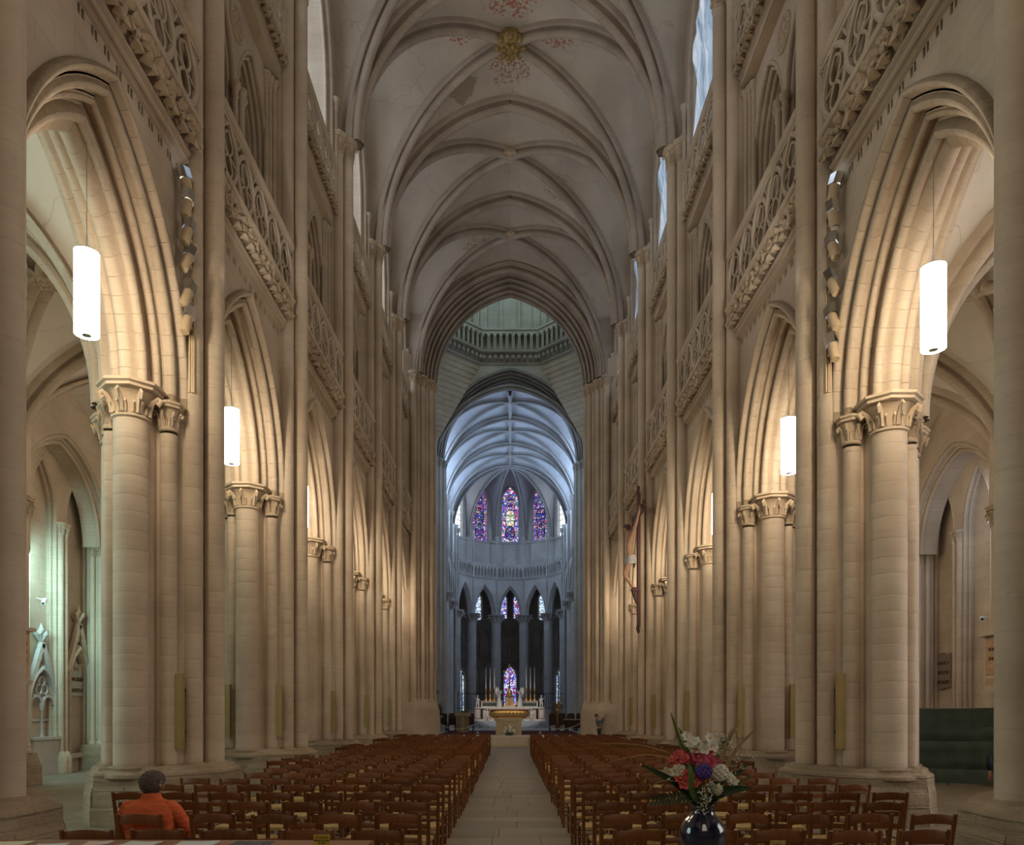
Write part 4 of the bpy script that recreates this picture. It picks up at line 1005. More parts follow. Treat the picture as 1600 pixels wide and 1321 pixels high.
mb = MB(); mb.tube([(-.197, .183, .20), (.197, .183, .20)], .012, 5, False); CHP.append(('front_stretcher', mb.mesh('front_stretcher', M_CHAIR)))
mb = MB(); mb.tube([(-.187, -.215, .20), (.187, -.215, .20)], .012, 5, False); CHP.append(('back_stretcher', mb.mesh('back_stretcher', M_CHAIR)))
mb = MB(); rows = []
for i in range(9):
    u = i/8*2-1; row = []
    for j in range(9):
        v = j/8*2-1; wv_ = .178+.022*(v+1)/2; r = max(abs(u), abs(v)); z = .452-.012*(1-r)**1-.012*(r > .99)
        row.append((u*wv_, v*.195-.003, z))
    rows.append(row)
mb.grid(rows); 
ring_ = [rows[i][0] for i in range(9)]+[rows[8][j] for j in range(1, 9)]+[rows[i][8] for i in range(7, -1, -1)]+[rows[0][j] for j in range(7, 0, -1)]
mb.grid([[(x, y, z-.035) for x, y, z in ring_], ring_], True); CHP.append(('seat', mb.mesh('seat', M_RUSH)))
def whole_chair():
    me = bpy.data.meshes.new('chair'); vs, fs, mi = [], [], []
    for n_, m in CHP:
        o = len(vs); vs += [tuple(v.co) for v in m.vertices]; fs += [tuple(i+o for i in p.vertices) for p in m.polygons]; mi += [1 if n_ == 'seat' else 0]*len(m.polygons)
    me.from_pydata(vs, [], fs); me.materials.append(M_CHAIR); me.materials.append(M_RUSH); me.polygons.foreach_set('material_index', mi)
    me.polygons.foreach_set('use_smooth', [True]*len(me.polygons)); me.set_sharp_from_angle(angle=.7); me.update(); return me, (vs, fs, mi)
WHOLE, (WV, WF, WM) = whole_chair()
ORD = ['first', 'second', 'third', 'fourth', 'fifth', 'sixth', 'seventh', 'eighth', 'ninth', 'tenth', 'eleventh', 'twelfth', 'thirteenth', 'fourteenth', 'fifteenth', 'sixteenth', 'seventeenth', 'eighteenth', 'nineteenth', 'twentieth', 'twenty-first', 'twenty-second', 'twenty-third', 'twenty-fourth', 'twenty-fifth', 'twenty-sixth', 'twenty-seventh', 'twenty-eighth', 'twenty-ninth', 'thirtieth']
ROW0, DROW, DCOL = 6.36, .943, .578
rnd = random.Random(3); spots = []
for r in range(28):
    y = ROW0+DROW*r; nearp = min(abs(y-p) for p in PY)
    for s in (-1, 1):
        for j in range(7):
            x = 1.06+DCOL*j
            lim = 4.2 if nearp < 1.35 else 4.75
            if x > lim: continue
            if r == 0 and j > 4: continue
            if r == 1 and s < 0 and j > 4: continue
            if r in (1, 2) and s > 0 and j > 5: continue
            if r == 0 and s < 0: x = (1.06, 1.64, 2.29, 2.87, 3.46)[j]
            if r == 1 and s < 0 and j == 4: x += .11
            spots.append((r, s, j, s*x+rnd.uniform(-.025, .025), y+rnd.uniform(-.035, .035), rnd.uniform(-.05, .05)))
proto = None; count = 0; restv, restf, restm = [], [], []
for r, s, j, x, y, a in spots:
    lab = 'dark wooden chair with rush seat, %s from the alley in the %s row, %s block' % (ORD[j], ORD[r], SIDE[s])
    if count < 290:
        t = thing('rush_chair', lab, 'chair', (x, y, 0), a, 'rush-seated nave chairs in rows') if r < 12 else None
        if t is not None:
            for n_, me in CHP: link(n_, me, t)
        else:
            o = link('rush_chair', WHOLE, None, (x, y, 0), (0, 0, a)); tag(o, lab, 'chair', 'rush-seated nave chairs in rows')
        count += 1
    else:
        o = len(restv); c_, s_ = cos(a), sin(a); restv += [(x+vx*c_-vy*s_, y+vx*s_+vy*c_, vz) for vx, vy, vz in WV]; restf += [tuple(i+o for i in f) for f in WF]; restm += WM
me = bpy.data.meshes.new('rows_of_chairs'); me.from_pydata(restv, [], restf); me.materials.append(M_CHAIR); me.materials.append(M_RUSH); me.polygons.foreach_set('material_index', restm); me.update()
o = link('rows_of_chairs', me, kind='stuff'); tag(o, 'far rows of dark rush-seated chairs before the altar step', 'chairs')
# ================================================================= fittings on the piers
M_PANEL = plain('olive_gold_panel', (.36, .27, .10), .45, .0, .06, 3, .5); M_TAN = plain('tan_lacquer', (.55, .42, .27), .45, 0, .05, 5)
M_MIRROR = plain('mirror_reflector', (.75, .78, .82), .12, 1.0, .02, 5, bstr=0); M_BLACK = plain('black_plastic', (.02, .02, .022), .5)
M_SPOTLENS = emit('spotlight_lens', (.85, .93, 1), 3.0)
def loudspeaker(s, k, x, yoff, where, ztop=2.46, h=1.25):
    t = thing('wall_panel', 'tall narrow olive-gold panel %s' % where, 'panel', (s*x, PY[k+1]+yoff, ztop-h), group='narrow olive-gold panels on the piers')
    mb = MB(); mb.box(-.073, .073, -.05, .03, 0, h); mb.build('body', M_PANEL, t, sharp=0)
    mb = MB(); mb.box(-.066, .066, -.056, -.05, .03, h*.5-.01); mb.box(-.066, .066, -.056, -.05, h*.5+.01, h-.03); mb.build('grille', M_PANEL, t, sharp=0)
    mb = MB(); mb.box(-.04, .04, .03, .16, h*.2, h*.24); mb.box(-.04, .04, .03, .16, h*.76, h*.8); mb.build('bracket', M_BLACK, t, sharp=0)
for s in (-1, 1):
    for k in range(1, 6):
        loudspeaker(s, k, 5.50, -.62, 'on the nave face of the %s full pier, %s of the aisle' % (ORD[k-1], SIDE[s]))
    loudspeaker(s, 2, 6.60, -.98, 'on the side-aisle corner of the second full pier, %s of the alley' % SIDE[s])
for s, zs_ in ((-1, (10.55, 10.2, 9.75, 9.3, 8.72, 8.28)), (1, (10.45, 10.02, 9.5, 8.9, 8.32, 7.83))):
    y = PY[2]-.56; x = s*5.36
    t = thing('cable_duct', 'thin tan cable duct carrying the six spotlights on the %s near pier' % SIDE[s], 'duct', (x, y+.10, 7.2))
    for dx in (-.035, .005, .035):
        mb = MB(); mb.box(dx-.012, dx+.012, -.02, .02, 0, 3.55); mb.build('rail', M_TAN, t, sharp=0)
    for i, z in enumerate(zs_):
        t = thing('spotlight', 'tan spotlight with mirrored hood, %s from the top of the %s cluster' % (ORD[i], SIDE[s]), 'spotlight', (x, y-.10, z), group='spotlights clamped up the two near piers')
        tilt = Matrix.Rotation(math.radians((-8, 3, 5, 9, 10, 4)[i]*-s), 4, 'Y')@Matrix.Rotation(math.radians((8, -14, -20, -24, -22, -18)[i]), 4, 'X')
        mb = MB(); b = MB(); b.lathe(0, 0, [(.001, -.20), (.068, -.20), (.075, -.19), (.08, .08), (.075, .1)], 18); mb.merge(b, tilt); mb.build('body', M_TAN, t)
        mb = MB(); b = MB(); b.lathe(0, 0, [(.001, .085), (.07, .088)], 16); mb.merge(b, tilt); mb.build('lens', M_SPOTLENS, t)
        mb = MB(); b = MB(); w = .085; P = [(-w, -.07), (w, -.07), (w*1.1, .05), (0, .11), (-w*1.1, .05)]
        vs = [(px, py, .10) for px, py in P]+[(px*1.1, py*1.1+.04, .25) for px, py in P]; b.add(vs, [(1, 2, 7, 6), (2, 3, 8, 7), (3, 4, 9, 8), (4, 0, 5, 9), (0, 1, 6, 5)]); mb.merge(b, tilt@Matrix.Rotation(pi+(.5, -.3, .25, -.2, .4, 0)[i]*s, 4, 'Z')); mb.build('mirrored_hood', M_MIRROR, t, sharp=0)
        mb = MB(); mb.bar((0, .0, -.02), (0, .20, -.02), .04, .05); mb.build('clamp', M_TAN, t, sharp=0)
# small security cameras on the chapel walls
def cctv(x, y, z, dirn, label):
    t = thing('security_camera', label, 'camera', (x, y, z)); d = Vector(dirn).normalized()
    mb = MB(); mb.bar(tuple(-d*.02), tuple(d*.30), .09, .09); mb.build('housing', M_WHITE, t, sharp=0)
    mb = MB(); mb.bar(tuple(d*.30), tuple(d*.305), .07, .07); mb.build('lens', M_BLACK, t, sharp=0)
    mb = MB(); mb.bar((0, 0, 0), (math.copysign(.28, x), 0, .05), .03, .03); mb.build('arm', M_WHITE, t, sharp=0)
cctv(-13.2, 21.3, 5.0, (.3, -.8, -.45), 'small white security camera above the gabled wall niche')
cctv(13.2, 21.0, 4.45, (-.5, -.9, -.25), 'small white security camera high on the bluish chapel wall')
# ---- writing
M_INK = plain('dark_red_lettering', (.09, .03, .02), .8); M_TABLET = plain('inscribed_panel', (.46, .47, .42), .8, var=.06); M_TABLET2 = plain('grey_brown_panel', (.27, .22, .18), .85, var=.08)
def writing(name, body, parent, loc, rot, size, mat, align='CENTER', bold=.0, spacing=1):
    cu = bpy.data.curves.new(name, 'FONT'); cu.body = body; cu.size = size; cu.align_x = align; cu.extrude = .002; cu.offset = bold; cu.space_line = spacing; cu.materials.append(mat)
    o = bpy.data.objects.new(name, cu); COL.objects.link(o); o.parent = parent; o.location = loc; o.rotation_euler = rot; return o
# ---- gothic wall niches in the left chapel wall
def gable_niche(y, kind):
    X = -13.42
    if kind == 'open':
        t = thing('wall_niche', 'gabled stone wall niche with trefoil tracery above a low stone bench', 'niche', (X, y, 0))
        Mn = lambda a, z, d: (d, a, z); hw = .58
        mb = MB(); mb.box(0, .28, -hw-.02, hw+.02, 0, 1.02); mb.box(0, .32, -hw-.05, hw+.05, 1.02, 1.1); mb.build('bench', S_CHOIR, t, sharp=0)
        mb = MB(); arch(mb, lambda a, z, d: (d, a, z), 0, .54, 2.15, .85, [(.03, .1), (.2, .1), (.22, .03), (.2, 0), (.02, -.02)], 9); jambs(mb, Mn, 0, .54, 1.1, 2.15, [(.03, .06), (.2, .06), (.22, .02), (.2, 0), (.02, -.02)]); mb.build('arch', S_CHOIR, t)
        mb = MB()
        for sy in (-1, 1): mb.bar((.14, sy*.66, 2.35), (.14, 0, 3.75), .16, .12, up=(1, 0, 0))
        mb.build('gable', S_CHOIR, t, sharp=0)
        for i in range(3):
            a = pi/2+i*2*pi/3; mb = MB(); mb.tube([(.13, .15*cos(a)+.135*cos(q*pi/7), 2.52+.15*sin(a)+.135*sin(q*pi/7)) for q in range(15)], .032, 6, False); mb.build('trefoil', S_CHOIR, t)
        for sy in (-1, 1):
            mb = MB(); arch(mb, Mn, sy*.27, .235, 2.02, .24, [(.08, .05), (.17, .04), (.17, -.03), (.08, -.03)], 6); mb.build('light', S_CHOIR, t)
        mb = MB(); mb.lathe(.13, 0, [(.06, 1.1), (.05, 1.16), (.035, 1.2), (.035, 1.85), (.05, 1.87), (.045, 1.9), (.08, 2.02), (.08, 2.06)], 10); mb.build('colonnette', S_CHOIR, t)
        mb = MB(); mb.box(.0, .04, -.5, .5, 1.55, 1.62); mb.build('ledge', S_CHOIR, t, sharp=0)
        z0, top = 3.75, 4.35
    else:
        t = thing('wall_niche', 'gabled stone niche whose tympanum reads In Honorem Sti Andreae', 'niche', (X, y, 0)); Mn = lambda a, z, d: (d, a, z)
        mb = MB(); arch(mb, Mn, 0, .5, 2.75, .95, [(.02, .12), (.2, .12), (.24, .05), (.2, 0), (.12, -.02), (.14, -.07), (.02, -.1)], 9); jambs(mb, Mn, 0, .5, .6, 2.75, [(.02, .1), (.2, .1), (.24, .05), (.2, 0), (.02, -.05)]); mb.build('arch', S_NAVE, t)
        mb = MB()
        for sy in (-1, 1): mb.bar((.14, sy*.62, 3.05), (.14, 0, 4.5), .16, .12, up=(1, 0, 0))
        mb.build('gable', S_NAVE, t, sharp=0)
        mb = MB(); mb.box(.0, .03, -.46, .46, 2.3, 3.3); mb.build('tablet', M_TABLET, t, sharp=0)
        for sy in (-1, 1):
            mb = MB(); mb.tube([(.08, sy*(.27+.17*cos(q*pi/8)), 3.08+.2*sin(q*pi/8)) for q in range(-3, 9)], .03, 6, False); mb.build('cusp', S_NAVE, t)
        rot = (pi/2, 0, pi/2)
        writing('inscription', 'In', t, (.034, 0, 3.1), rot, .18, M_INK, bold=.006); writing('inscription', 'HONOREM', t, (.034, 0, 2.76), rot, .165, M_INK, bold=.008); writing('inscription', 'S  ANDREÆ', t, (.034, 0, 2.42), rot, .165, M_INK, bold=.006); writing('inscription', 'TI', t, (.034, -.31, 2.5), rot, .07, M_INK, bold=.004)
        mb = MB(); mb.box(0, .25, -.7, .7, .42, .56); mb.build('sill', S_NAVE, t, sharp=0); z0, top = 4.5, 5.1
    mb = MB()
    for j in range(5):
        a = j*2*pi/5; mb.tube([(.12, 0, z0+.02), (.12+.10*cos(a), .10*sin(a), z0+.22), (.12+.2*cos(a), .2*sin(a), z0+.32), (.12+.17*cos(a), .17*sin(a), z0+.24)], [.04, .06, .07, .03], 6)
    mb.lathe(.12, 0, [(.06, z0-.05), (.1, z0), (.05, z0+.05), (.04, z0+.3), (.09, z0+.38), (.06, z0+.46), (.005, top)], 8); mb.build('finial', S_CHOIR if kind == 'open' else S_CARVE, t)
    mb = MB(); rnd = random.Random(4)
    for _ in range(16):
        v = rnd.random(); mb.ball((.1, rnd.uniform(-.2, .2)*(1-v), z0-.75+v*.5+(0 if kind == 'open' else -.05)), .045, 6, 4)
    mb.build('carved_leaf', S_CARVE, t)
gable_niche(PY[3]+2.78, 'open'); gable_niche(PY[3]+4.6, 'text')
def memorial(s, y, z0, h, w, label, lines):
    t = thing('memorial_plaque', label, 'plaque', (s*12.02, y, z0)); q = -s
    mb = MB(); mb.box(min(q*.0, q*.12), max(q*.0, q*.12), -w/2, w/2, .0, h); mb.build('slab', S_PIER, t, sharp=0)
    mb = MB(); mb.box(min(0, q*.24), max(0, q*.24), -w*.62, w*.62, h, h+.09); mb.box(min(0, q*.18), max(0, q*.18), -w*.56, w*.56, -.1, 0); mb.build('cornice', S_PIER, t, sharp=0)
    mb = MB(); mb.box(min(q*.12, q*.135), max(q*.12, q*.135), -w*.4, w*.4, h*.28, h*.93); mb.box(min(q*.12, q*.135), max(q*.12, q*.135), -w*.4, w*.4, h*.08, h*.22); mb.build('panel', plain('ochre_panel_%s' % SIDE[s], (.50, .33, .19), .8), t, sharp=0)
    for i, l in enumerate(lines): writing('inscription', l, t, (q*.14, 0, h*.72-i*.17*h), (pi/2, 0, -s*pi/2), .11, M_INK, bold=.005)
memorial(-1, PY[3]-.16, 2.6, 1.2, .5, 'ochre memorial plaque with dark lettering on the left chapel pier', ['US A', 'DUC', '1749'])
memorial(1, PY[3]-.0, 2.35, 1.35, .62, 'carved memorial plaque with small relief panels on the right chapel pier', ['DOM', 'ANN'])
t = thing('inscription_panel', 'grey-brown inscribed panel with three lines on the right chapel wall', 'panel', (13.42, PY[3]+4.8, 2.55))
mb = MB(); mb.box(-.03, 0, -.5, .5, 0, 1.05); mb.bar((-.02, -.15, 1.07), (-.02, .15, 1.07), .03, .05); mb.bar((-.02, -.15, -.02), (-.02, .15, -.02), .03, .05); mb.build('tablet', M_TABLET2, t, sharp=0)
for i, l in enumerate(('IN HONOR. S', 'VENERATI SS', 'LAMARI & JOS')): writing('inscription', l, t, (-.034, 0, .72-i*.29), (pi/2, 0, -pi/2), .135, M_INK, bold=.005)
# ---- green sheeting fence in the right aisle
M_TARP = None
def tarp_mat():
    m = bpy.data.materials.new('green_tarpaulin'); nt = nodes_of(m); g = N(nt, 'ShaderNodeNewGeometry'); f = noise(nt, g.outputs['Position'], 3, 5)
    finish(nt, ramp(nt, f, [(.3, (.05, .072, .06)), (.7, (.08, .108, .09))]), .6, noise(nt, g.outputs['Position'], 30, 3), .1, .01, spec=.3); return m
M_TARP = tarp_mat()
def tarp(p0, p1, h, label, n=26, seed=1):
    t = thing('tarpaulin_fence', label, 'fence', (0, 0, 0)); p0, p1 = Vector(p0), Vector(p1); d = (p1-p0); L = d.length; nn = Vector((-d.y, d.x, 0)).normalized(); rows = []
    for i in range(n+1):
        u = i/n; row = []
        for j in range(17):
            v = j/16; fold = .05*(1 if j in (3, 6, 9, 12) else 0)-.012*sin(v*18+u*2)+.02*sin(u*23+seed)*(1-v)+.012*sin(u*51+v*7)
            row.append(tuple(p0+d*u+nn*fold+Vector((0, 0, .06+v*(h-.06)-.03*sin(u*pi)*v))))
        rows.append(row)
    mb = MB(); mb.grid(rows); mb.build('sheet', M_TARP, t)
    for u in (0, .5, 1):
        mb = MB(); q = p0+d*u+nn*.14; mb.tube([(q.x, q.y, 0), (q.x, q.y, h)], .025, 8); mb.build('post', M_GREY, t)
    mb = MB(); mb.tube([tuple(p0+nn*.10+Vector((0, 0, h-.02))), tuple(p1+nn*.10+Vector((0, 0, h-.02)))], .018, 6); mb.build('rail', M_GREY, t)
tarp((9.85, 18.9, 0), (11.72, 18.05, 0), 1.92, 'dark green tarpaulin fence closing the right side aisle')
tarp((8.2, 20.2, 0), (9.9, 26.0, 0), 1.95, 'dark green tarpaulin glimpsed in the gap between two right piers', seed=4)
t = thing('notice_sheet', 'white notice with a pink band hung on the tarpaulin between right piers', 'notice', (8.33, 20.55, 1.05)); a = math.atan2(5.8, 1.7)
t.rotation_euler = (0, 0, a); mb = MB(); mb.box(-.05, .75, -.012+.09, .09, 0, .55); mb.build('sheet', M_WHITE, t, sharp=0)
mb = MB(); mb.box(-.05, .75, .09, .096, .42, .55); mb.build('band', plain('pink_print', (.6, .25, .4), .7), t, sharp=0)
mb = MB(); mb.ball((.2, .092, .28), .09, 8, 5, (1, .05, 1)); mb.box(.12, .28, .09, .096, .05, .2); mb.build('picture', M_GREY, t, sharp=0)
# ================================================================= figures
def skin_mesh(name, J, E, mat, root=None, sub=2):
    """continuous body grown from a skeleton: J = {joint: (x, y, z, r[, r2])}, E = [(a, b)]"""
    keys = list(J); ix = {k: i for i, k in enumerate(keys)}
    me = bpy.data.meshes.new(name); me.from_pydata([J[k][:3] for k in keys], [(ix[a], ix[b]) for a, b in E], [])
    o = bpy.data.objects.new(name, me); COL.objects.link(o)
    sk = o.modifiers.new('skin', 'SKIN'); sk.use_smooth_shade = True
    ss = o.modifiers.new('sub', 'SUBSURF'); ss.levels = sub; ss.render_levels = sub
    d = me.skin_vertices[0].data
    for i, k in enumerate(keys):
        r = J[k][3]; d[i].radius = (r, J[k][4] if len(J[k]) > 4 else r); d[i].use_root = (k == (root or keys[0]))
    dg = bpy.context.evaluated_depsgraph_get(); out = bpy.data.meshes.new_from_object(o.evaluated_get(dg)); bpy.data.objects.remove(o); bpy.data.meshes.remove(me)
    out.name = name; out.materials.clear(); out.materials.append(mat)
    out.polygons.foreach_set('use_smooth', [True]*len(out.polygons)); out.update(); return out
def hand(J, E, wrist, tag_, d, side, k=1.0):
    """palm, four unequal bent fingers and a thumb that leaves the side of the palm"""
    w = Vector(J[wrist][:3]); d = Vector(d).normalized(); s = Vector(side).normalized(); n = d.cross(s).normalized()
    p = w+d*.06*k; J[tag_+'palm'] = (*p, .026*k, .016*k); E.append((wrist, tag_+'palm'))
    for i, (o, l) in enumerate(((-.027, .066), (-.009, .078), (.009, .074), (.026, .058))):
        b = p+d*.035*k+s*o*k; m = b+d*l*.5*k+n*.008*k; t = b+d*l*.85*k+n*.030*k
        for q, (v, r) in enumerate(((b, .0095), (m, .0085), (t, .007))): J['%sf%d%d' % (tag_, i, q)] = (*v, r*k)
        E += [(tag_+'palm', '%sf%d0' % (tag_, i)), ('%sf%d0' % (tag_, i), '%sf%d1' % (tag_, i)), ('%sf%d1' % (tag_, i), '%sf%d2' % (tag_, i))]
    b = p-d*.02*k-s*.032*k; t = b+d*.045*k-s*.018*k+n*.02*k
    J[tag_+'th0'] = (*b, .011*k); J[tag_+'th1'] = (*t, .009*k); E += [(tag_+'palm', tag_+'th0'), (tag_+'th0', tag_+'th1')]
def head_mesh(name, c, h, mat, yaw=0, pitch=0, xs=1):
    """skull with brow, eye hollows, nose, mouth, chin and ears; c = centre, h = head height; faces +Y before yaw"""
    mb = MB(); rows = []; n, m = 22, 26
    for i in range(n+1):
        th = pi*i/n; row = []
        for j in range(m):
            ph = 2*pi*j/m; x, y, z = sin(th)*cos(ph), sin(th)*sin(ph), cos(th)
            w = .36*h*(1-.22*max(0, -z)**1.3); dp = .43*h
            px, py, pz = x*w, y*dp*(1-.10*max(0, -z)), z*.5*h
            if y > 0:
                f = y
                py += .045*h*math.exp(-(x/.16)**2-((z+.12)/.16)**2)*f*1.6          # nose
                py -= .022*h*math.exp(-((abs(x)-.33)/.16)**2-((z-.02)/.10)**2)*f   # eye hollows
                py += .012*h*math.exp(-(x/.34)**2-((z+.42)/.07)**2)*f              # lips
                py += .03*h*math.exp(-(x/.3)**2-((z+.80)/.2)**2)*f                # chin
            row.append((px, py, pz))
        rows.append(row)
    mb.grid(rows, True)
    for sx in (-1, 1): mb.ball((sx*.37*h, -.02*h, -.04*h), .10*h, 8, 6, (.35, .7, 1.25))
    M = Matrix.Translation(Vector(c))@Matrix.Rotation(yaw, 4, 'Z')@Matrix.Rotation(pitch, 4, 'X')@Matrix.Diagonal((xs, 1+(xs-1)*.5, 1, 1)); o = MB(); o.merge(mb, M); return o, M
def hair_mb(M, h, seed=0, low=-.45, front=.35, lump=.03):
    mb = MB(); rows = []; n, m = 18, 30; rnd = random.Random(seed)
    for i in range(n+1):
        u = i/n; row = []
        for j in range(m):
            ph = 2*pi*j/m; y = sin(ph); zmin = low if y < .15 else low+(front-low)*min(1, (y-.15)/.35)
            z = 1-(1-zmin)*u; z = max(-1, z); s = sqrt(max(0, 1-z*z)); k = 1.07+lump*sin(ph*9+z*14+seed)*.5+lump*sin(ph*17-z*21)*.4
            row.append(tuple(M @ Vector((s*cos(ph)*.37*h*k*(1-.15*max(0, -z)), s*sin(ph)*.445*h*k, z*.5*h*1.06))))
        rows.append(row)
    mb.grid(rows, True); return mb
M_SKIN = plain('skin', (.52, .28, .18), .55, var=.08, scale=20); M_HAIRD = plain('dark_grey_hair', (.10, .075, .06), .75, var=.65, scale=60, bstr=.6)
def cloth(name, c, var=.14):
    m = bpy.data.materials.new(name); nt = nodes_of(m); g = N(nt, 'ShaderNodeNewGeometry'); mp = N(nt, 'ShaderNodeMapping'); inp(mp, 'Scale', (3, 3, 11)); inp(mp, 'Rotation', (.2, .5, .2)); lk(nt, g.outputs['Position'], mp.inputs[0])
    f = noise(nt, mp.outputs[0], 2.2, 3, .5, .5); finish(nt, ramp(nt, f, [(.3, tuple(x*(1-var) for x in c)), (.7, tuple(min(1, x*(1+var)) for x in c))]), .85, f, .75, .03, spec=.2); return m
M_ORANGE = cloth('orange_cotton', (.66, .135, .048)); M_TROUS = cloth('dark_trousers', (.04, .042, .055)); M_BLUE = cloth('slate_blue_shirt', (.15, .18, .23)); M_NAVY = cloth('navy_coat', (.018, .02, .032)); M_SHOE = plain('dark_leather', (.03, .022, .018), .5)
def seated_man(x, y):
    t = thing('person', 'person in orange long-sleeved shirt, seen from behind, seated among the front chairs', 'person', (x, y, 0))
    J = {'pel': (0, .02, .53, .13, .11), 'sp': (0, .0, .75, .12, .10), 'ch': (0, -.02, .90, .11, .09), 'nb': (0, .0, 1.045, .06), 'nk': (0, .015, 1.10, .055), 'hd': (0, .03, 1.16, .06)}
    E = [('pel', 'sp'), ('sp', 'ch'), ('ch', 'nb'), ('nb', 'nk'), ('nk', 'hd')]
    for s, g in ((-1, 'l'), (1, 'r')):
        J[g+'hip'] = (s*.11, .06, .53, .085); J[g+'kn'] = (s*.15, .47, .52, .06); J[g+'an'] = (s*.15, .45, .10, .042); J[g+'ft'] = (s*.16, .60, .045, .035)
        E += [('pel', g+'hip'), (g+'hip', g+'kn'), (g+'kn', g+'an'), (g+'an', g+'ft')]
        J[g+'sh'] = (s*.17, -.02, .95, .045)
        J[g+'el'] = (s*.30, .06, .73, .042) if s < 0 else (.33, .04, .74, .044); J[g+'wr'] = (s*.16, .27, .62, .03) if s < 0 else (.24, .27, .60, .03)
        E += [('ch', g+'sh'), (g+'sh', g+'el'), (g+'el', g+'wr')]
        hand(J, E, g+'wr', g, (-s*.3, .9, -.25), (s*.9, .3, .1))
    link('body', skin_mesh('body', J, E, M_SKIN, 'pel'), t)
    h = .245; hb, HM = head_mesh('head', (0, .035, 1.19), h, M_SKIN, math.radians(-24), -.06, 1.28); hb.build('head', M_SKIN, t, sharp=1.2)
    hair_mb(HM, h*1.0, 2, -.80, .40, .07).build('hair', M_HAIRD, t, sharp=1.2)
    # shirt: lofted back and chest plus sleeves
    mb = MB(); rows = []; m = 28
    for z, w, d, yc in ((.47, .205, .165, .02), (.55, .225, .175, .015), (.65, .232, .17, .0), (.76, .24, .165, -.015), (.86, .252, .155, -.03), (.93, .25, .14, -.032), (.985, .222, .12, -.025), (1.02, .165, .10, -.01), (1.045, .10, .08, .0), (1.06, .075, .072, .005)):
        rows.append([(w*math.copysign(abs(cos(2*pi*j/m))**.8, cos(2*pi*j/m)), yc+d*math.copysign(abs(sin(2*pi*j/m))**.85, sin(2*pi*j/m))+.004*sin(j*3+z*40), z+.012*(-abs(cos(2*pi*j/m)) if z > .95 else 0)) for j in range(m)])
    mb.grid(rows, True); mb.build('shirt', M_ORANGE, t, sharp=1.3)
    J, E = {}, []
    for s, g in ((-1, 'l'), (1, 'r')):
        J[g+'a'] = (s*.15, -.025, .965, .075); J[g+'b'] = (s*.225, -.02, .95, .082); J[g+'c'] = (s*.29, .02, .84, .068); J[g+'d'] = ((s*.305, .065, .725, .06) if s < 0 else (.335, .045, .735, .06)); J[g+'e'] = ((s*.24, .17, .67, .05) if s < 0 else (.29, .16, .665, .052)); J[g+'f'] = ((s*.17, .255, .625, .042) if s < 0 else (.245, .255, .61, .043))
        E2 = [(g+p, g+q) for p, q in zip('abcde', 'bcdef')]
        link('sleeve', skin_mesh('sleeve', {k: v for k, v in J.items() if k[0] == g}, E2, M_ORANGE, g+'a'), t)
    mb = MB(); mb.lathe(0, .008, [(.078, 1.045), (.072, 1.085), (.082, 1.088), (.095, 1.05), (.10, 1.035)], 22); mb.build('collar', M_ORANGE, t, sharp=1.2)
    J, E = {'p': (0, .02, .50, .15, .13)}, []
    for s, g in ((-1, 'l'), (1, 'r')):
        J[g+'a'] = (s*.11, .09, .52, .105); J[g+'b'] = (s*.15, .46, .52, .078); J[g+'c'] = (s*.15, .47, .40, .07); J[g+'d'] = (s*.15, .455, .10, .06); E += [('p', g+'a'), (g+'a', g+'b'), (g+'b', g+'c'), (g+'c', g+'d')]
        mb = MB(); mb.ball((s*.16, .52, .05), .06, 10, 6, (.75, 1.9, .8)); mb.build('shoe', M_SHOE, t)
    link('trousers', skin_mesh('trousers', J, E, M_TROUS, 'p'), t)
    t.scale = (.97, 1.0, .955)
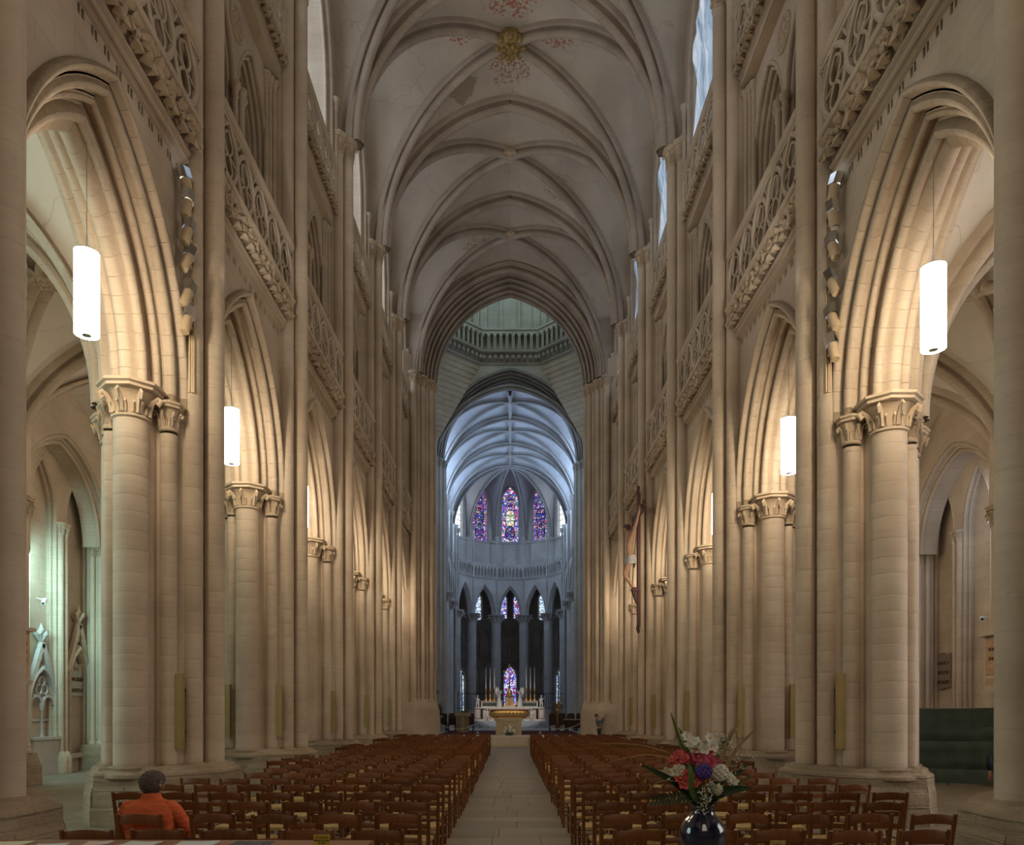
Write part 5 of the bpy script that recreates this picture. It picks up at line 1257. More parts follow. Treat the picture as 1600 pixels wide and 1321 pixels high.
def standing(x, y, z, rz, label, top, bottom, hgt, lean=(0, 0), arms='up', headdrop=0, hair=M_HAIRD):
    t = thing('person', label, 'person', (x, y, z), rz); k = hgt/1.72
    lx, ly = lean; P = lambda a, b, c: (a*k+lx*max(0, c-.9), b*k+ly*max(0, c-.9), c*k-headdrop*max(0, c-1.0)**1.0)
    J = {'pel': (*P(0, 0, .95), .13*k, .10*k), 'sp': (*P(0, 0, 1.14), .115*k, .09*k), 'ch': (*P(0, 0, 1.32), .14*k, .095*k), 'nb': (*P(0, .0, 1.44), .055*k), 'hd': (*P(0, .02, 1.54), .055*k)}
    E = [('pel', 'sp'), ('sp', 'ch'), ('ch', 'nb'), ('nb', 'hd')]; T, TE = {}, []; B_, BE = {}, []
    for s, g in ((-1, 'l'), (1, 'r')):
        J[g+'hip'] = (*P(s*.09, 0, .90), .085*k); J[g+'kn'] = (*P(s*.10, .02, .50), .055*k); J[g+'an'] = (*P(s*.11, -.01, .09), .038*k); J[g+'ft'] = (*P(s*.12, .12, .035), .033*k)
        E += [('pel', g+'hip'), (g+'hip', g+'kn'), (g+'kn', g+'an'), (g+'an', g+'ft')]
        J[g+'sh'] = (*P(s*.18, 0, 1.38), .055*k)
        el, wr = (P(s*.25, .20, 1.30), P(s*.09, .38, 1.52)) if arms == 'up' else (P(s*.25, -.02, 1.10), P(s*.24, .10, .88))
        J[g+'el'] = (*el, .042*k); J[g+'wr'] = (*wr, .028*k); E += [('ch', g+'sh'), (g+'sh', g+'el'), (g+'el', g+'wr')]
        hand(J, E, g+'wr', g, (-s*.4, .4, .8) if arms == 'up' else (0, .2, -1), (s, 0, 0), k)
        T[g+'a'] = (*P(s*.14, 0, 1.37), .075*k); T[g+'b'] = (*P(s*.20, 0, 1.36), .07*k); T[g+'c'] = (*el, .056*k); T[g+'d'] = (*(Vector(el)+(Vector(wr)-Vector(el))*.85), .042*k); TE += [('ch', g+'a'), (g+'a', g+'b'), (g+'b', g+'c'), (g+'c', g+'d')]
        B_[g+'a'] = (*P(s*.09, 0, .88), .105*k); B_[g+'b'] = (*P(s*.10, .02, .50), .072*k); B_[g+'c'] = (*P(s*.11, -.01, .07), .06*k); BE += [('p', g+'a'), (g+'a', g+'b'), (g+'b', g+'c')]
        mb = MB(); q = P(s*.12, .05, .04); mb.ball(q, .055*k, 8, 6, (.8, 2.0, .75)); mb.build('shoe', M_SHOE, t)
    link('body', skin_mesh('body', J, E, M_SKIN, 'pel'), t)
    T.update({'w': (*P(0, 0, .92), .15*k, .115*k), 'sp': (*P(0, 0, 1.14), .145*k, .11*k), 'ch': (*P(0, 0, 1.33), .16*k, .11*k), 'n': (*P(0, 0, 1.43), .07*k)}); TE += [('w', 'sp'), ('sp', 'ch'), ('ch', 'n')]
    link('jacket', skin_mesh('jacket', T, TE, top, 'w'), t); B_['p'] = (*P(0, 0, .96), .13*k, .105*k); link('trousers', skin_mesh('trousers', B_, BE, bottom, 'p'), t)
    hb, HM = head_mesh('head', P(0, .03, 1.62), .225*k, M_SKIN, 0, 0); hb.build('head', M_SKIN, t, sharp=1.2); hair_mb(HM, .225*k, 5, -.3, .4, .03).build('hair', hair, t, sharp=1.2)
    return t, P
seated_man(-3.48, 7.27)
t, P = standing(4.62, 39.0, 0, math.radians(-100), 'visitor in slate-blue shirt leaning back with raised arms beside the crossing pier', M_BLUE, M_TROUS, 1.72, (0, -.22), 'up', .05)
ph = thing('phone', 'dark phone held up by the slate-blue visitor at the crossing pier', 'phone', (4.62+.36, 39.0-.07, 1.60)); mb = MB(); mb.box(-.006, .006, -.08, .08, -.02, .07); mb.build('body', M_BLACK, ph, sharp=0); mb = MB(); mb.box(-.0075, -.006, -.07, .07, -.012, .062); mb.build('screen', M_GREY, ph, sharp=0)
standing(8.06, 12.15, 0, math.radians(-20), 'visitor in dark navy clothes, bent forward behind the near right pier', M_NAVY, M_NAVY, 1.6, (.0, .62), 'down', .55)
# ================================================================= carved figures and the crucifix
S_MARBLE = plain('white_marble', (.66, .65, .64), .5, var=.08); S_STATUE = plain('grey_statue_stone', (.40, .40, .40), .8, var=.12); M_FLESH = plain('painted_wood_flesh', (.42, .25, .17), .6, var=.12, scale=6); M_CROSSW = wood('dark_cross_wood', (.10, .05, .045), .6)
M_GOLD = plain('gilded_metal', (.62, .36, .10), .32, .85, .25, 8); M_GILTDULL = plain('gilt_bronze', (.42, .24, .08), .42, .6, .3, 9)
cx, cy = 4.86, 28.95
t = thing('crucifix', 'tall dark wooden crucifix with carved pale figure hung on a right nave pier', 'crucifix', (cx, cy, 5.1))
mb = MB(); mb.box(.05, .15, -.16, .16, 0, 5.15); mb.build('post', M_CROSSW, t, sharp=0)
mb = MB(); mb.box(.04, .14, -1.05, 1.05, 4.2, 4.5); mb.build('crossbar', M_CROSSW, t, sharp=0)
for p in ((.08, 0, 5.2), (.08, 0, -.05), (.08, -1.12, 4.35), (.08, 1.12, 4.35)):
    mb = MB()
    for q in range(3):
        a = q*2*pi/3; mb.ball((p[0], p[1]+.12*cos(a), p[2]+.12*sin(a)), .12, 8, 6, (.5, 1, 1))
    mb.build('trefoil_end', M_CROSSW, t)
mb = MB(); mb.box(-.16, .06, -.16, .16, 1.35, 1.5); mb.add([(-.16, -.12, 1.35), (-.16, .12, 1.35), (.05, .12, .8), (.05, -.12, .8), (.05, -.12, 1.35), (.05, .12, 1.35)], [(0, 1, 2, 3), (0, 3, 4), (1, 5, 2)]); mb.build('footrest', M_CROSSW, t, sharp=0)
k = 1.42
J = {'pel': (-.22, 0, 2.62, .15, .13), 'sp': (-.26, 0, 2.92, .13, .14), 'ch': (-.24, 0, 3.25, .15, .17), 'nb': (-.22, 0, 3.52, .08), 'nk': (-.27, .03, 3.64, .075), 'hd': (-.31, .05, 3.74, .10)}
E = [('pel', 'sp'), ('sp', 'ch'), ('ch', 'nb'), ('nb', 'nk'), ('nk', 'hd')]
for s, g in ((-1, 'l'), (1, 'r')):
    J[g+'hip'] = (-.24, s*.11, 2.52, .12); J[g+'kn'] = (-.42+.05*s, s*.09, 1.98, .085); J[g+'an'] = (-.12, s*.04, 1.50, .05); J[g+'ft'] = (-.22, s*.05, 1.38, .04)
    J[g+'sh'] = (-.19, s*.24, 3.46, .085); J[g+'el'] = (-.08, s*.60, 3.86, .06); J[g+'wr'] = (-.02, s*.92, 4.28, .042)
    E += [('pel', g+'hip'), (g+'hip', g+'kn'), (g+'kn', g+'an'), (g+'an', g+'ft'), ('ch', g+'sh'), (g+'sh', g+'el'), (g+'el', g+'wr')]; hand(J, E, g+'wr', g, (0, s*.5, .85), (-1, 0, 0), 1.3)
link('carved_figure', skin_mesh('carved_figure', J, E, M_FLESH, 'pel'), t)
hb, HM = head_mesh('head', (-.33, .06, 3.80), .33, M_FLESH, math.radians(70), -.5); hb.build('head', M_FLESH, t, sharp=1.2); hair_mb(HM, .33, 3, -.7, .45, .06).build('hair', M_HAIRD, t, sharp=1.2)
mb = MB(); rows = []
for z, r, w in ((2.40, .21, .25), (2.5, .23, .27), (2.62, .22, .255), (2.74, .19, .23)): rows.append([(-.23+r*cos(2*pi*j/26)*(1+.05*sin(j*5)), w*sin(2*pi*j/26)*(1+.05*sin(j*5)), z+.05*sin(2*pi*j/26+1)+.02*sin(j*3)) for j in range(26)])
mb.grid(rows, True); mb.tube([(-.1, .25, 2.7), (.0, .34, 2.6), (-.02, .33, 2.35)], [.05, .07, .03], 6); mb.build('loincloth', S_STATUE, t, sharp=1.2)
def draped(name, label, x, y, z, h, mat, rz=0, wings=False, arm=1, cat='statue', kneel=False, nude=False, group=None):
    t = thing(name, label, cat, (x, y, z), rz, group); k = h/1.72
    if nude:
        J = {'pel': (0, 0, .85*k, .16*k, .14*k), 'ch': (0, .02*k, 1.22*k, .19*k, .15*k), 'nb': (0, .03*k, 1.36*k, .08*k), 'hd': (0, .04*k, 1.44*k, .1*k)}; E = [('pel', 'ch'), ('ch', 'nb'), ('nb', 'hd')]
        for s, g in ((-1, 'l'), (1, 'r')):
            J[g+'hip'] = (s*.12*k, 0, .76*k, .14*k); J[g+'kn'] = (s*.16*k, .10*k*(s*arm > 0), .42*k, .1*k); J[g+'an'] = (s*.12*k, -.02*k, .06*k, .065*k); J[g+'ft'] = (s*.15*k, .14*k, .03*k, .05*k); E += [('pel', g+'hip'), (g+'hip', g+'kn'), (g+'kn', g+'an'), (g+'an', g+'ft')]
    else:
        J = {'pel': (0, 0, .95*k, .15*k, .13*k), 'ch': (0, .0, 1.30*k, .17*k, .12*k), 'nb': (0, .0, 1.43*k, .07*k), 'hd': (0, .02*k, 1.5*k, .07*k)}; E = [('pel', 'ch'), ('ch', 'nb'), ('nb', 'hd')]
    top = 1.22 if nude else 1.36
    for s, g in ((-1, 'l'), (1, 'r')):
        J[g+'sh'] = (s*.20*k, 0, top*k, .075*k); up = s == arm
        J[g+'el'] = ((s*.34*k, .10*k, (top+.12)*k) if up else (s*.27*k, .08*k, (top-.28)*k))+(.06*k,); J[g+'wr'] = ((s*.42*k, .16*k, (top+.36)*k) if up else (s*.08*k, .24*k, (top-.22)*k))+(.042*k,)
        E += [('ch', g+'sh'), (g+'sh', g+'el'), (g+'el', g+'wr')]
    link('figure', skin_mesh('figure', J, E, mat, 'pel', 1), t)
    hh = (.34 if nude else .24)*k; hb, HM = head_mesh('head', (0, .04*k, (1.58 if nude else 1.6)*k), hh, mat); hb.build('head', mat, t, sharp=1.2); hair_mb(HM, hh, 4, -.5, .5, .08).build('hair', mat, t, sharp=1.2)
    if not nude:
        mb = MB(); rows = []; m = 30
        for zz, w, d in ((0, .34, .28), (.3, .29, .24), (.7, .24, .19), (.95, .22, .17), (1.15, .19, .15), (1.36, .21, .12)): rows.append([(w*k*cos(2*pi*j/m)*(1+.09*sin(j*2.1*3+zz*3)*(1.3-zz)), d*k*sin(2*pi*j/m)*(1+.09*cos(j*5+zz*4)*(1.3-zz)), zz*k) for j in range(m)])
        mb.grid(rows, True); mb.build('drapery', mat, t, sharp=1.0)
    if wings:
        for s in (-1, 1):
            mb = MB()
            for q in range(6):
                a = math.radians(75-q*22); l = (.85-.07*q)*k; mb.tube([(s*.08*k, -.14*k, 1.3*k), (s*(.08*k+.5*l*cos(a)), -.2*k, 1.3*k+.5*l*sin(a)), (s*(.08*k+l*cos(a)), -.22*k, 1.3*k+l*sin(a))], [.07*k, .09*k, .02*k], 6, flat=.35)
            mb.build('wing', mat, t)
    return t
# ================================================================= altars and choir furniture
S_ALTAR = plain('beige_altar_stone', (.47, .39, .27), .6, var=.08, scale=3); S_BLUEGREY = plain('blue_grey_marble', (.33, .37, .44), .45, var=.12); S_PINK = plain('pink_brown_marble', (.46, .31, .24), .4, var=.3, scale=8); S_GREEN = plain('dark_green_marble', (.05, .075, .065), .35, var=.4, scale=9); M_DARKW = wood('stall_oak', (.055, .026, .016), .5)
t = thing('altar_table', 'plain beige stone altar block at the head of the central alley', 'altar', (-.08, 43.4, .46))
mb = MB(); mb.box(-.74, .74, -.35, .35, 0, .82); mb.build('block', S_ALTAR, t, sharp=0); mb = MB(); mb.box(-.84, .84, -.42, .42, .82, .98); mb.build('top_slab', S_ALTAR, t, sharp=0)
t = thing('flower_arrangement', 'low white and green flower arrangement at the foot of the beige altar', 'flowers', (-.05, 42.75, .46)); rnd = random.Random(2)
M_LEAF = plain('dark_leaf', (.022, .05, .018), .5, var=.35, scale=12); M_PETW = plain('white_petal', (.72, .70, .62), .6, var=.06)
mb = MB(); mb.lathe(0, 0, [(.001, 0), (.2, 0), (.26, .12), (.22, .14)], 14); mb.build('bowl', S_GREEN, t)
for i in range(14):
    a, r = rnd.uniform(0, 6.28), rnd.uniform(.08, .42); mb = MB(); mb.tube([(0, 0, .1), (r*.5*cos(a), r*.4*sin(a), .3), (r*cos(a), r*.6*sin(a), .22+rnd.uniform(0, .5)*(1-r))], [.01, .05, .005], 5, flat=.3); mb.build('leaf', M_LEAF, t)
for i in range(12):
    a, r = rnd.uniform(0, 6.28), rnd.uniform(.0, .4); mb = MB()
    for q in range(5): mb.ball((r*cos(a)+.05*cos(q*1.26), r*.5*sin(a)-.1, .18+(.5-r)*rnd.random()*.9+.05*sin(q*1.26)), .045, 6, 4)
    mb.build('blossom', M_PETW, t)
# high altar on its steps
hy = 62.0
sp = struct('trim_2', (-.05, hy, 0))
for i in range(4):
    mb = MB(); mb.box(-3.9+.3*i, 3.9-.3*i, -2.3+.42*i, 1.6, .5+.135*i, .5+.135*(i+1)); mb.build('step', S_BLUEGREY, sp, sharp=0)
t = thing('high_altar', 'ornate pink and white marble high altar under the apse', 'altar', (-.05, hy, 1.04))
def bx(n_, m_, *a): b = MB(); b.box(*a); return b.build(n_, m_, t, sharp=0)
bx('base', S_MARBLE, -2.95, 2.95, -.7, .8, 0, .14); bx('frontal', S_PINK, -2.2, 2.2, -.45, .7, .14, 1.02); bx('table_top', S_MARBLE, -2.85, 2.85, -.7, .8, 1.02, 1.14)
for sx in (-1, 1):
    bx('pedestal', S_PINK, sx*2.62-.26, sx*2.62+.26, -.62, .5, .14, 1.05); bx('pedestal_panel', S_MARBLE, sx*2.62-.17, sx*2.62+.17, -.645, -.61, .26, .92); bx('retable', S_MARBLE, min(sx*.6, sx*2.35), max(sx*.6, sx*2.35), .15, .75, 1.14, 1.6); bx('retable_panel', S_GREEN, min(sx*.75, sx*2.25), max(sx*.75, sx*2.25), .12, .16, 1.22, 1.5); bx('shelf', S_PINK, min(sx*.55, sx*2.4), max(sx*.55, sx*2.4), .05, .8, 1.6, 1.67)
    bx('pilaster', S_MARBLE, sx*2.05-.09, sx*2.05+.09, -.5, -.42, .14, 1.02)
mb = MB(); rows = []
for i in range(17):   # gilded sarcophagus
    u = i/16*2-1; e = sqrt(max(.02, 1-u**4)); rows.append([(u*1.6, -.58-.28*e*cos(a), .62+.36*e*sin(a)) for a in [-pi/2+q*pi/10 for q in range(11)]])
mb.grid(rows); mb.build('sarcophagus', M_GILTDULL, t); bx('sarcophagus_lid', S_PINK, -1.7, 1.7, -.86, -.42, .92, 1.02); bx('sarcophagus_foot', M_GILTDULL, -1.0, 1.0, -.8, -.42, .14, .3)
for i in range(9): b = MB(); b.ball((-1.2+.3*i, -.85, .66), .09, 8, 5, (1, .5, 1.2)); b.build('gilded_boss', M_GOLD, t)
th = thing('tabernacle', 'small gilded tabernacle with curved sides in the middle of the high altar', 'tabernacle', (-.05, hy+.2, 2.18))
mb = MB(); rows = []
for z, w in ((0, .52), (.12, .46), (.3, .33), (.6, .26), (.8, .30), (.86, .36)): rows.append([(w, -.3*w/.5, z), (w, .3*w/.5, z), (-w, .3*w/.5, z), (-w, -.3*w/.5, z)])
mb.grid(rows, True); mb.build('body', S_PINK, th, sharp=.4)
mb = MB(); mb.box(-.14, .14, -.27, -.2, .12, .55); mb.build('door', M_GOLD, th, sharp=0)
for sx in (-1, 1): b = MB(); b.tube([(sx*.5, -.28, .05), (sx*.36, -.24, .2), (sx*.3, -.2, .5), (sx*.36, -.2, .85)], .04, 6); b.build('scroll', M_GOLD, th)
mb = MB(); mb.lathe(0, 0, [(.34, .86), (.36, .92), (.2, 1.05), (.22, 1.2), (.08, 1.45), (.04, 1.6)], 10); mb.build('canopy', M_GILTDULL, th)
tc = thing('altar_cross', 'tall gilded altar cross standing above the tabernacle', 'cross', (-.05, hy+.2, 3.78))
mb = MB(); mb.lathe(0, 0, [(.12, 0), (.1, .08), (.04, .2), (.06, .35), (.035, .5), (.03, 1.1)], 10); mb.build('stem', M_CROSSW, tc); mb = MB(); mb.bar((-.42, 0, 1.32), (.42, 0, 1.32), .09, .05); mb.build('arm', M_GOLD, tc, sharp=0); mb = MB(); mb.bar((0, 0, 1.0), (0, 0, 1.85), .09, .06); mb.build('post', M_GOLD, tc, sharp=0)
for p in ((-.46, 0, 1.32), (.46, 0, 1.32), (0, 0, 1.9)): b = MB(); b.ball(p, .085, 8, 6); b.build('finial', M_GOLD, tc)
M_CANDLE = plain('ivory_wax', (.70, .68, .66), .5, var=.03)
for i, px in enumerate((759, 765.6, 772.3, 822.5, 829, 835.5)):
    t = thing('candlestick', 'gilt candlestick with tall white candle, %s from the left on the high altar' % ORD[i], 'candlestick', ((px-797)*hy/1172, hy+.45, 2.71), group='six candlesticks of the high altar')
    mb = MB(); mb.lathe(0, 0, [(.15, 0), (.14, .05), (.09, .14), (.06, .24), (.09, .32), (.04, .42), (.035, .75), (.07, .85), (.04, .92), (.11, 1.0)], 12); mb.build('stem', M_GOLD, t)
    mb = MB(); mb.lathe(0, 0, [(.045, 1.0), (.045, 2.72), (.001, 2.74)], 10); mb.build('candle', M_CANDLE, t)
draped('angel_statue', 'white marble adoring angel with wings, left of the tabernacle', -.9, hy-.42, 2.185, 1.35, S_MARBLE, -1.2, True, 1, group=None); draped('angel_statue', 'white marble adoring angel with wings, right of the tabernacle', .82, hy-.42, 2.185, 1.35, S_MARBLE, 1.2, True, -1)
draped('cherub_statue', 'white marble cherub on the left end pedestal of the high altar', -2.68, hy-.1, 2.09, 1.05, S_MARBLE, pi, False, 1, nude=True); draped('cherub_statue', 'white marble cherub on the right end pedestal of the high altar', 2.58, hy-.1, 2.09, 1.05, S_MARBLE, pi, False, -1, nude=True)
draped('cherub_statue', 'white marble cherub holding the left end of the gilded sarcophagus', -1.86, hy-.95, 1.04, 1.0, S_MARBLE, pi, False, -1, nude=True); draped('cherub_statue', 'white marble cherub holding the right end of the gilded sarcophagus', 1.76, hy-.95, 1.04, 1.0, S_MARBLE, pi, False, 1, nude=True)
# Madonna on a column, left of the choir mouth
t = thing('statue_column', 'slim grey stone column carrying a statue at the left choir mouth', 'column', (-4.88, 48.2, .46)); mb = MB(); mb.lathe(0, 0, [(.26, 0), (.26, .12), (.2, .2), (.19, 2.4)], 16); mb.build('shaft', S_STATUE, t); b = MB(); b.merge(capital_mb(.19, .36, 8), Matrix.Translation((0, 0, 2.74))); b.build('capital', S_STATUE, t)
t = draped('madonna_statue', 'grey stone statue of a robed woman on the slim column', -4.88, 48.2, 3.2, 1.78, S_STATUE, pi, False, 0); b = MB(); b.ball((.16, .2, 1.28), .09, 8, 6); b.ball((.16, .2, 1.1), .12, 8, 6, (.8, .8, 1.3)); b.build('child', S_STATUE, t)
t = thing('flower_stand', 'pale flower stand with dark foliage beside the statue column', 'flowers', (-4.45, 47.6, .46)); mb = MB(); mb.lathe(0, 0, [(.16, 0), (.05, .06), (.04, .9), (.16, 1.0), (.16, 1.1)], 10); mb.build('stand', S_STATUE, t)
rnd = random.Random(8)
for i in range(22):
    a, r, z = rnd.uniform(0, 6.28), rnd.uniform(.05, .3), rnd.uniform(1.1, 1.9); mb = MB(); mb.tube([(0, 0, 1.05), (r*.6*cos(a), r*.6*sin(a), z), (r*cos(a), r*sin(a), z+.1-r*.3)], [.01, .06, .005], 5, flat=.4); mb.build('leaf', M_LEAF, t)
# ambo
t = thing('ambo', 'pale wooden reading desk on a slotted post, left of the altar', 'lectern', (-3.05, 48.5, .46))
for n_, a in (('post', (-.38, -.1, -.2, .2, 0, 1.05)), ('post', (.1, .38, -.2, .2, 0, 1.05)), ('panel', (-.1, .1, -.24, -.12, 0, 1.05)), ('desk', (-.5, .5, -.32, .32, 1.05, 1.3))): b = MB(); b.box(*a); b.build(n_, plain('olive_wood', (.36, .29, .14), .6) if n_ == 'post' else S_ALTAR, t, sharp=0)
# eagle lectern
t = thing('eagle_lectern', 'gilded eagle lectern on a turned foot, right of the high altar', 'lectern', (3.62, 56.5, .5))
mb = MB(); mb.lathe(0, 0, [(.42, 0), (.40, .12), (.28, .2), (.26, .5), (.17, .8), (.2, .95), (.14, 1.05), (.26, 1.2), (.2, 1.3)], 6); mb.build('foot', M_GILTDULL, t, sharp=.5); mb = MB(); mb.ball((0, 0, 1.38), .17, 12, 8); mb.build('globe', M_GOLD, t)
mb = MB(); mb.ball((0, .02, 1.72), .2, 12, 8, (.9, .8, 1.3)); mb.ball((0, -.12, 2.02), .1, 10, 6); mb.tube([(0, -.2, 2.02), (0, -.28, 1.98)], [.04, .005], 6); mb.build('eagle', M_GOLD, t)
for s in (-1, 1):
    mb = MB()
    for q in range(5): mb.tube([(s*.1, .05, 1.85-.06*q), (s*.36, .08, 2.02-.1*q), (s*.5, .1, 1.95-.17*q)], [.05, .07, .015], 6, flat=.4)
    mb.build('wing', M_GOLD, t)
# choir stalls: dark chairs left and right
def stall(x, y, rz, lab):
    t = thing('choir_chair', lab, 'chair', (x, y, .5), rz, 'dark choir chairs beyond the rope')
    for n_, a in (('seat', (-.26, .26, -.25, .25, .42, .5)), ('backrest', (-.26, .26, -.3, -.24, .5, 1.1)), ('crest', (-.2, .2, -.3, -.24, 1.1, 1.2))): b = MB(); b.box(*a); b.build(n_, M_DARKW, t, sharp=0)
    for sx in (-.23, .23):
        for sy in (-.26, .22): b = MB(); b.bar((sx, sy, 0), (sx, sy, .42), .05, .05); b.build('leg', M_DARKW, t, sharp=0)
for i in range(4):
    stall(-4.5+.6*i, 50.2, pi/2*0+.2, 'dark choir chair left of the altar, %s from the flower stand' % ORD[i])
    stall(2.9+.6*i, 50.2, -.2, 'dark choir chair right of the altar, %s from the alley' % ORD[i])
t = thing('reading_desk', 'dark low reading desk with pale edge before the right choir chairs', 'desk', (4.0, 47.5, .46)); 
for n_, a in (('top', (-.6, .6, -.2, .25, .82, .88)), ('post', (-.55, -.47, -.1, .1, 0, .82)), ('post', (.47, .55, -.1, .1, 0, .82)), ('panel', (-.47, .47, -.02, .02, .3, .8))): b = MB(); b.box(*a); b.build(n_, M_DARKW if n_ != 'top' else S_ALTAR, t, sharp=0)
# rope barrier
M_ROPE = plain('white_rope', (.62, .60, .56), .8); posts = [(-4.45, 46.0), (-1.98, 46.0), (1.85, 46.0), (4.4, 46.0)]
for i, (x, y) in enumerate(posts):
    t = thing('barrier_post', 'slim pale barrier post, %s of four from the left before the choir' % ORD[i], 'post', (x, y, .46), group='four barrier posts before the choir')
    mb = MB(); mb.lathe(0, 0, [(.16, 0), (.15, .03), (.03, .05), (.03, .72), (.045, .74), (.001, .78)], 10); mb.build('post', M_WHITE, t)
for i, (p, q) in enumerate(((posts[0], posts[1]), (posts[1], (-.75, 44.2)), ((.75, 44.2), posts[2]), (posts[2], posts[3]))):
    pts = [(p[0]+(q[0]-p[0])*u, p[1]+(q[1]-p[1])*u, .46+(.70 if i in (0, 3) else .70-(.45*u if i == 1 else .45*(1-u)))-.42*4*u*(1-u)*(1 if i in (0, 3) else .35)) for u in [j/12 for j in range(13)]]
    mb = MB(); mb.tube(pts, .025, 6); tag(mb.build('barrier_rope', M_ROPE), 'white rope sagging between barrier posts, %s length from the left' % ORD[i], 'rope', 'white ropes before the choir')
for s in (-1, 1):
    t = thing('iron_grille', 'dark iron choir screen between the columns, %s of the high altar' % SIDE[s], 'screen', (0, 66.5, .5))
    for i in range(14):
        x = s*(2.0+.2*i); b = MB(); b.tube([(x, -.0, 0), (x, 0, 3.0)], .018, 5); b.build('bar', M_IRON, t)
    for z in (.2, 1.6, 2.9): b = MB(); b.tube([(s*1.9, 0, z), (s*4.7, 0, z)], .025, 5); b.build('rail', M_IRON, t)
# ================================================================= table, papers, card, vase and bouquet in front
M_TABLE = wood('table_wood', (.20, .075, .032), .4)
t = thing('table', 'reddish wooden table along the bottom edge, strewn with papers', 'table', (-2.55, 5.12, 0), -.012)
mb = MB(); mb.box(-1.75, 1.55, -.36, .36, .855, .89); mb.build('tabletop', M_TABLE, t, sharp=0); mb = MB(); mb.box(-1.65, 1.45, -.3, .3, .78, .855); mb.build('apron', M_TABLE, t, sharp=0)
for sx in (-1.6, 1.4):
    for sy in (-.27, .27): b = MB(); b.bar((sx, sy, 0), (sx, sy, .79), .07, .07); b.build('leg', M_TABLE, t, sharp=0)
PAPER = [(-3.62, 5.30, .40, .2, .05, (.66, .58, .42), 'cream paper sheet at the left end of the table'), (-2.93, 5.33, .17, .16, .2, (.62, .48, .44), 'pinkish printed leaflet on the table'), (-2.62, 5.30, .24, .2, -.1, (.62, .60, .58), 'white paper sheet behind the pinkish leaflet'), (-2.22, 5.31, .27, .2, .08, (.60, .62, .64), 'pale grey-white sheet below the person in orange'), (-1.83, 5.30, .28, .2, -.05, (.10, .09, .11), 'dark patterned leaflet on the table'), (-3.2, 5.22, .2, .2, .3, (.60, .58, .55), 'small white sheet near the cream paper')]
for x, y, w, d, a, c, lab in PAPER:
    m_ = plain('paper_%d' % (len(bpy.data.materials)), c, .8, var=.05 if c[0] > .2 else .9, scale=4 if c[0] > .2 else 40)
    mb = MB(); mb.grid([[(u*w/2, v*d/2, .0015+.004*abs(u)*abs(v)) for u in (-1, -.5, 0, .5, 1)] for v in (-1, 0, 1)]); mb.grid([[(u*w/2, v*d/2, .0005) for u in (-1, 1)] for v in (-1, 1)])
    o = mb.build('paper_sheet', m_, loc=(x, y, .8905)); o.rotation_euler = (0, 0, a); tag(o, lab, 'paper')
M_YEL = plain('yellow_card', (.62, .50, .07), .7, var=.04)
t = thing('yellow_card', 'small yellow card with printed lines, propped up before the front chairs', 'card', (-1.31, 5.22, .882), .06)
mb = MB(); mb.box(-.056, .056, -.003, .003, 0, .088); mb.build('card', M_YEL, t, sharp=0); mb = MB(); mb.bar((0, .003, .06), (0, .05, .008), .03, .003); mb.build('strut', M_YEL, t, sharp=0)
for i, l in enumerate(('PAR UN GESTE', 'RESPECTEZ BIEN', 'CE LIEU')): writing('lettering', l, t, (0, -.0045, .062-.018*i), (pi/2, 0, 0), .0145, M_INK)
mb = MB(); mb.box(-.045, .045, -.0045, -.003, .078, .081); mb.build('rule', M_INK, t, sharp=0)
VX, VY, VZ = 1.285, 5.0, .84
t = thing('pedestal', 'dark wooden stand under the blue vase at the bottom edge', 'stand', (VX, VY, 0))
mb = MB(); mb.lathe(0, 0, [(.001, .81), (.2, .81), (.2, .838), (.001, .838)], 20); mb.build('top', M_TABLE, t)
for q in range(3): a = q*2.1+.4; b = MB(); b.tube([(.13*cos(a), .13*sin(a), .81), (.19*cos(a), .19*sin(a), 0)], .018, 6); b.build('leg', M_TABLE, t)
M_VASE = plain('cobalt_glaze', (.004, .006, .035), .1, 0, .3, 5, .7, 1.0, 0)
tv = thing('vase', 'round glossy cobalt blue vase holding the bouquet', 'vase', (VX, VY, VZ))
mb = MB(); mb.lathe(0, 0, [(.001, 0), (.085, 0), (.09, .012), (.12, .06), (.15, .12), (.156, .17), (.148, .22), (.115, .275), (.082, .305), (.074, .33), (.076, .36), (.088, .375), (.082, .377), (.07, .36), (.066, .33)], 40); mb.build('body', M_VASE, tv, sharp=1.2)
mb = MB(); mb.lathe(0, 0, [(.066, .33), (.001, .33)], 20); mb.build('water', M_BLACK, tv)
MOUTH = Vector((VX, VY, VZ+.34))
def at(px, py, Y): return Vector(((px-797)*Y/1172, Y, 1.83-(py-1112)*Y/1172))
M_STEM = plain('green_stem', (.07, .12, .03), .5, var=.2); M_LEAF2 = plain('fresh_leaf', (.10, .16, .035), .45, var=.3); M_DRY = plain('dry_grass', (.34, .25, .11), .7, var=.15)
M_CORAL = plain('coral_petal', (.62, .10, .10), .55, var=.25, scale=30); M_PINK = plain('rose_petal', (.55, .08, .14), .55, var=.25, scale=30); M_VIOLET = plain('violet_petal', (.10, .05, .28), .55, var=.35, scale=40); M_CREAM = plain('cream_petal', (.62, .60, .44), .6, var=.08, scale=25); M_YELC = plain('yellow_stamen', (.60, .40, .06), .6)
def stem_to(t, base, p, r=.004, mat=None):
    mid = base.lerp(p, .5)+Vector((0, 0, .02)); mb = MB(); pts = [base.lerp(p, u)+Vector((0, 0, .03*sin(pi*u))) for u in (0, .25, .5, .75, 1)]; mb.tube([tuple(q-Vector(t.location)) for q in pts], r, 6); mb.build('stem', mat or M_STEM, t)
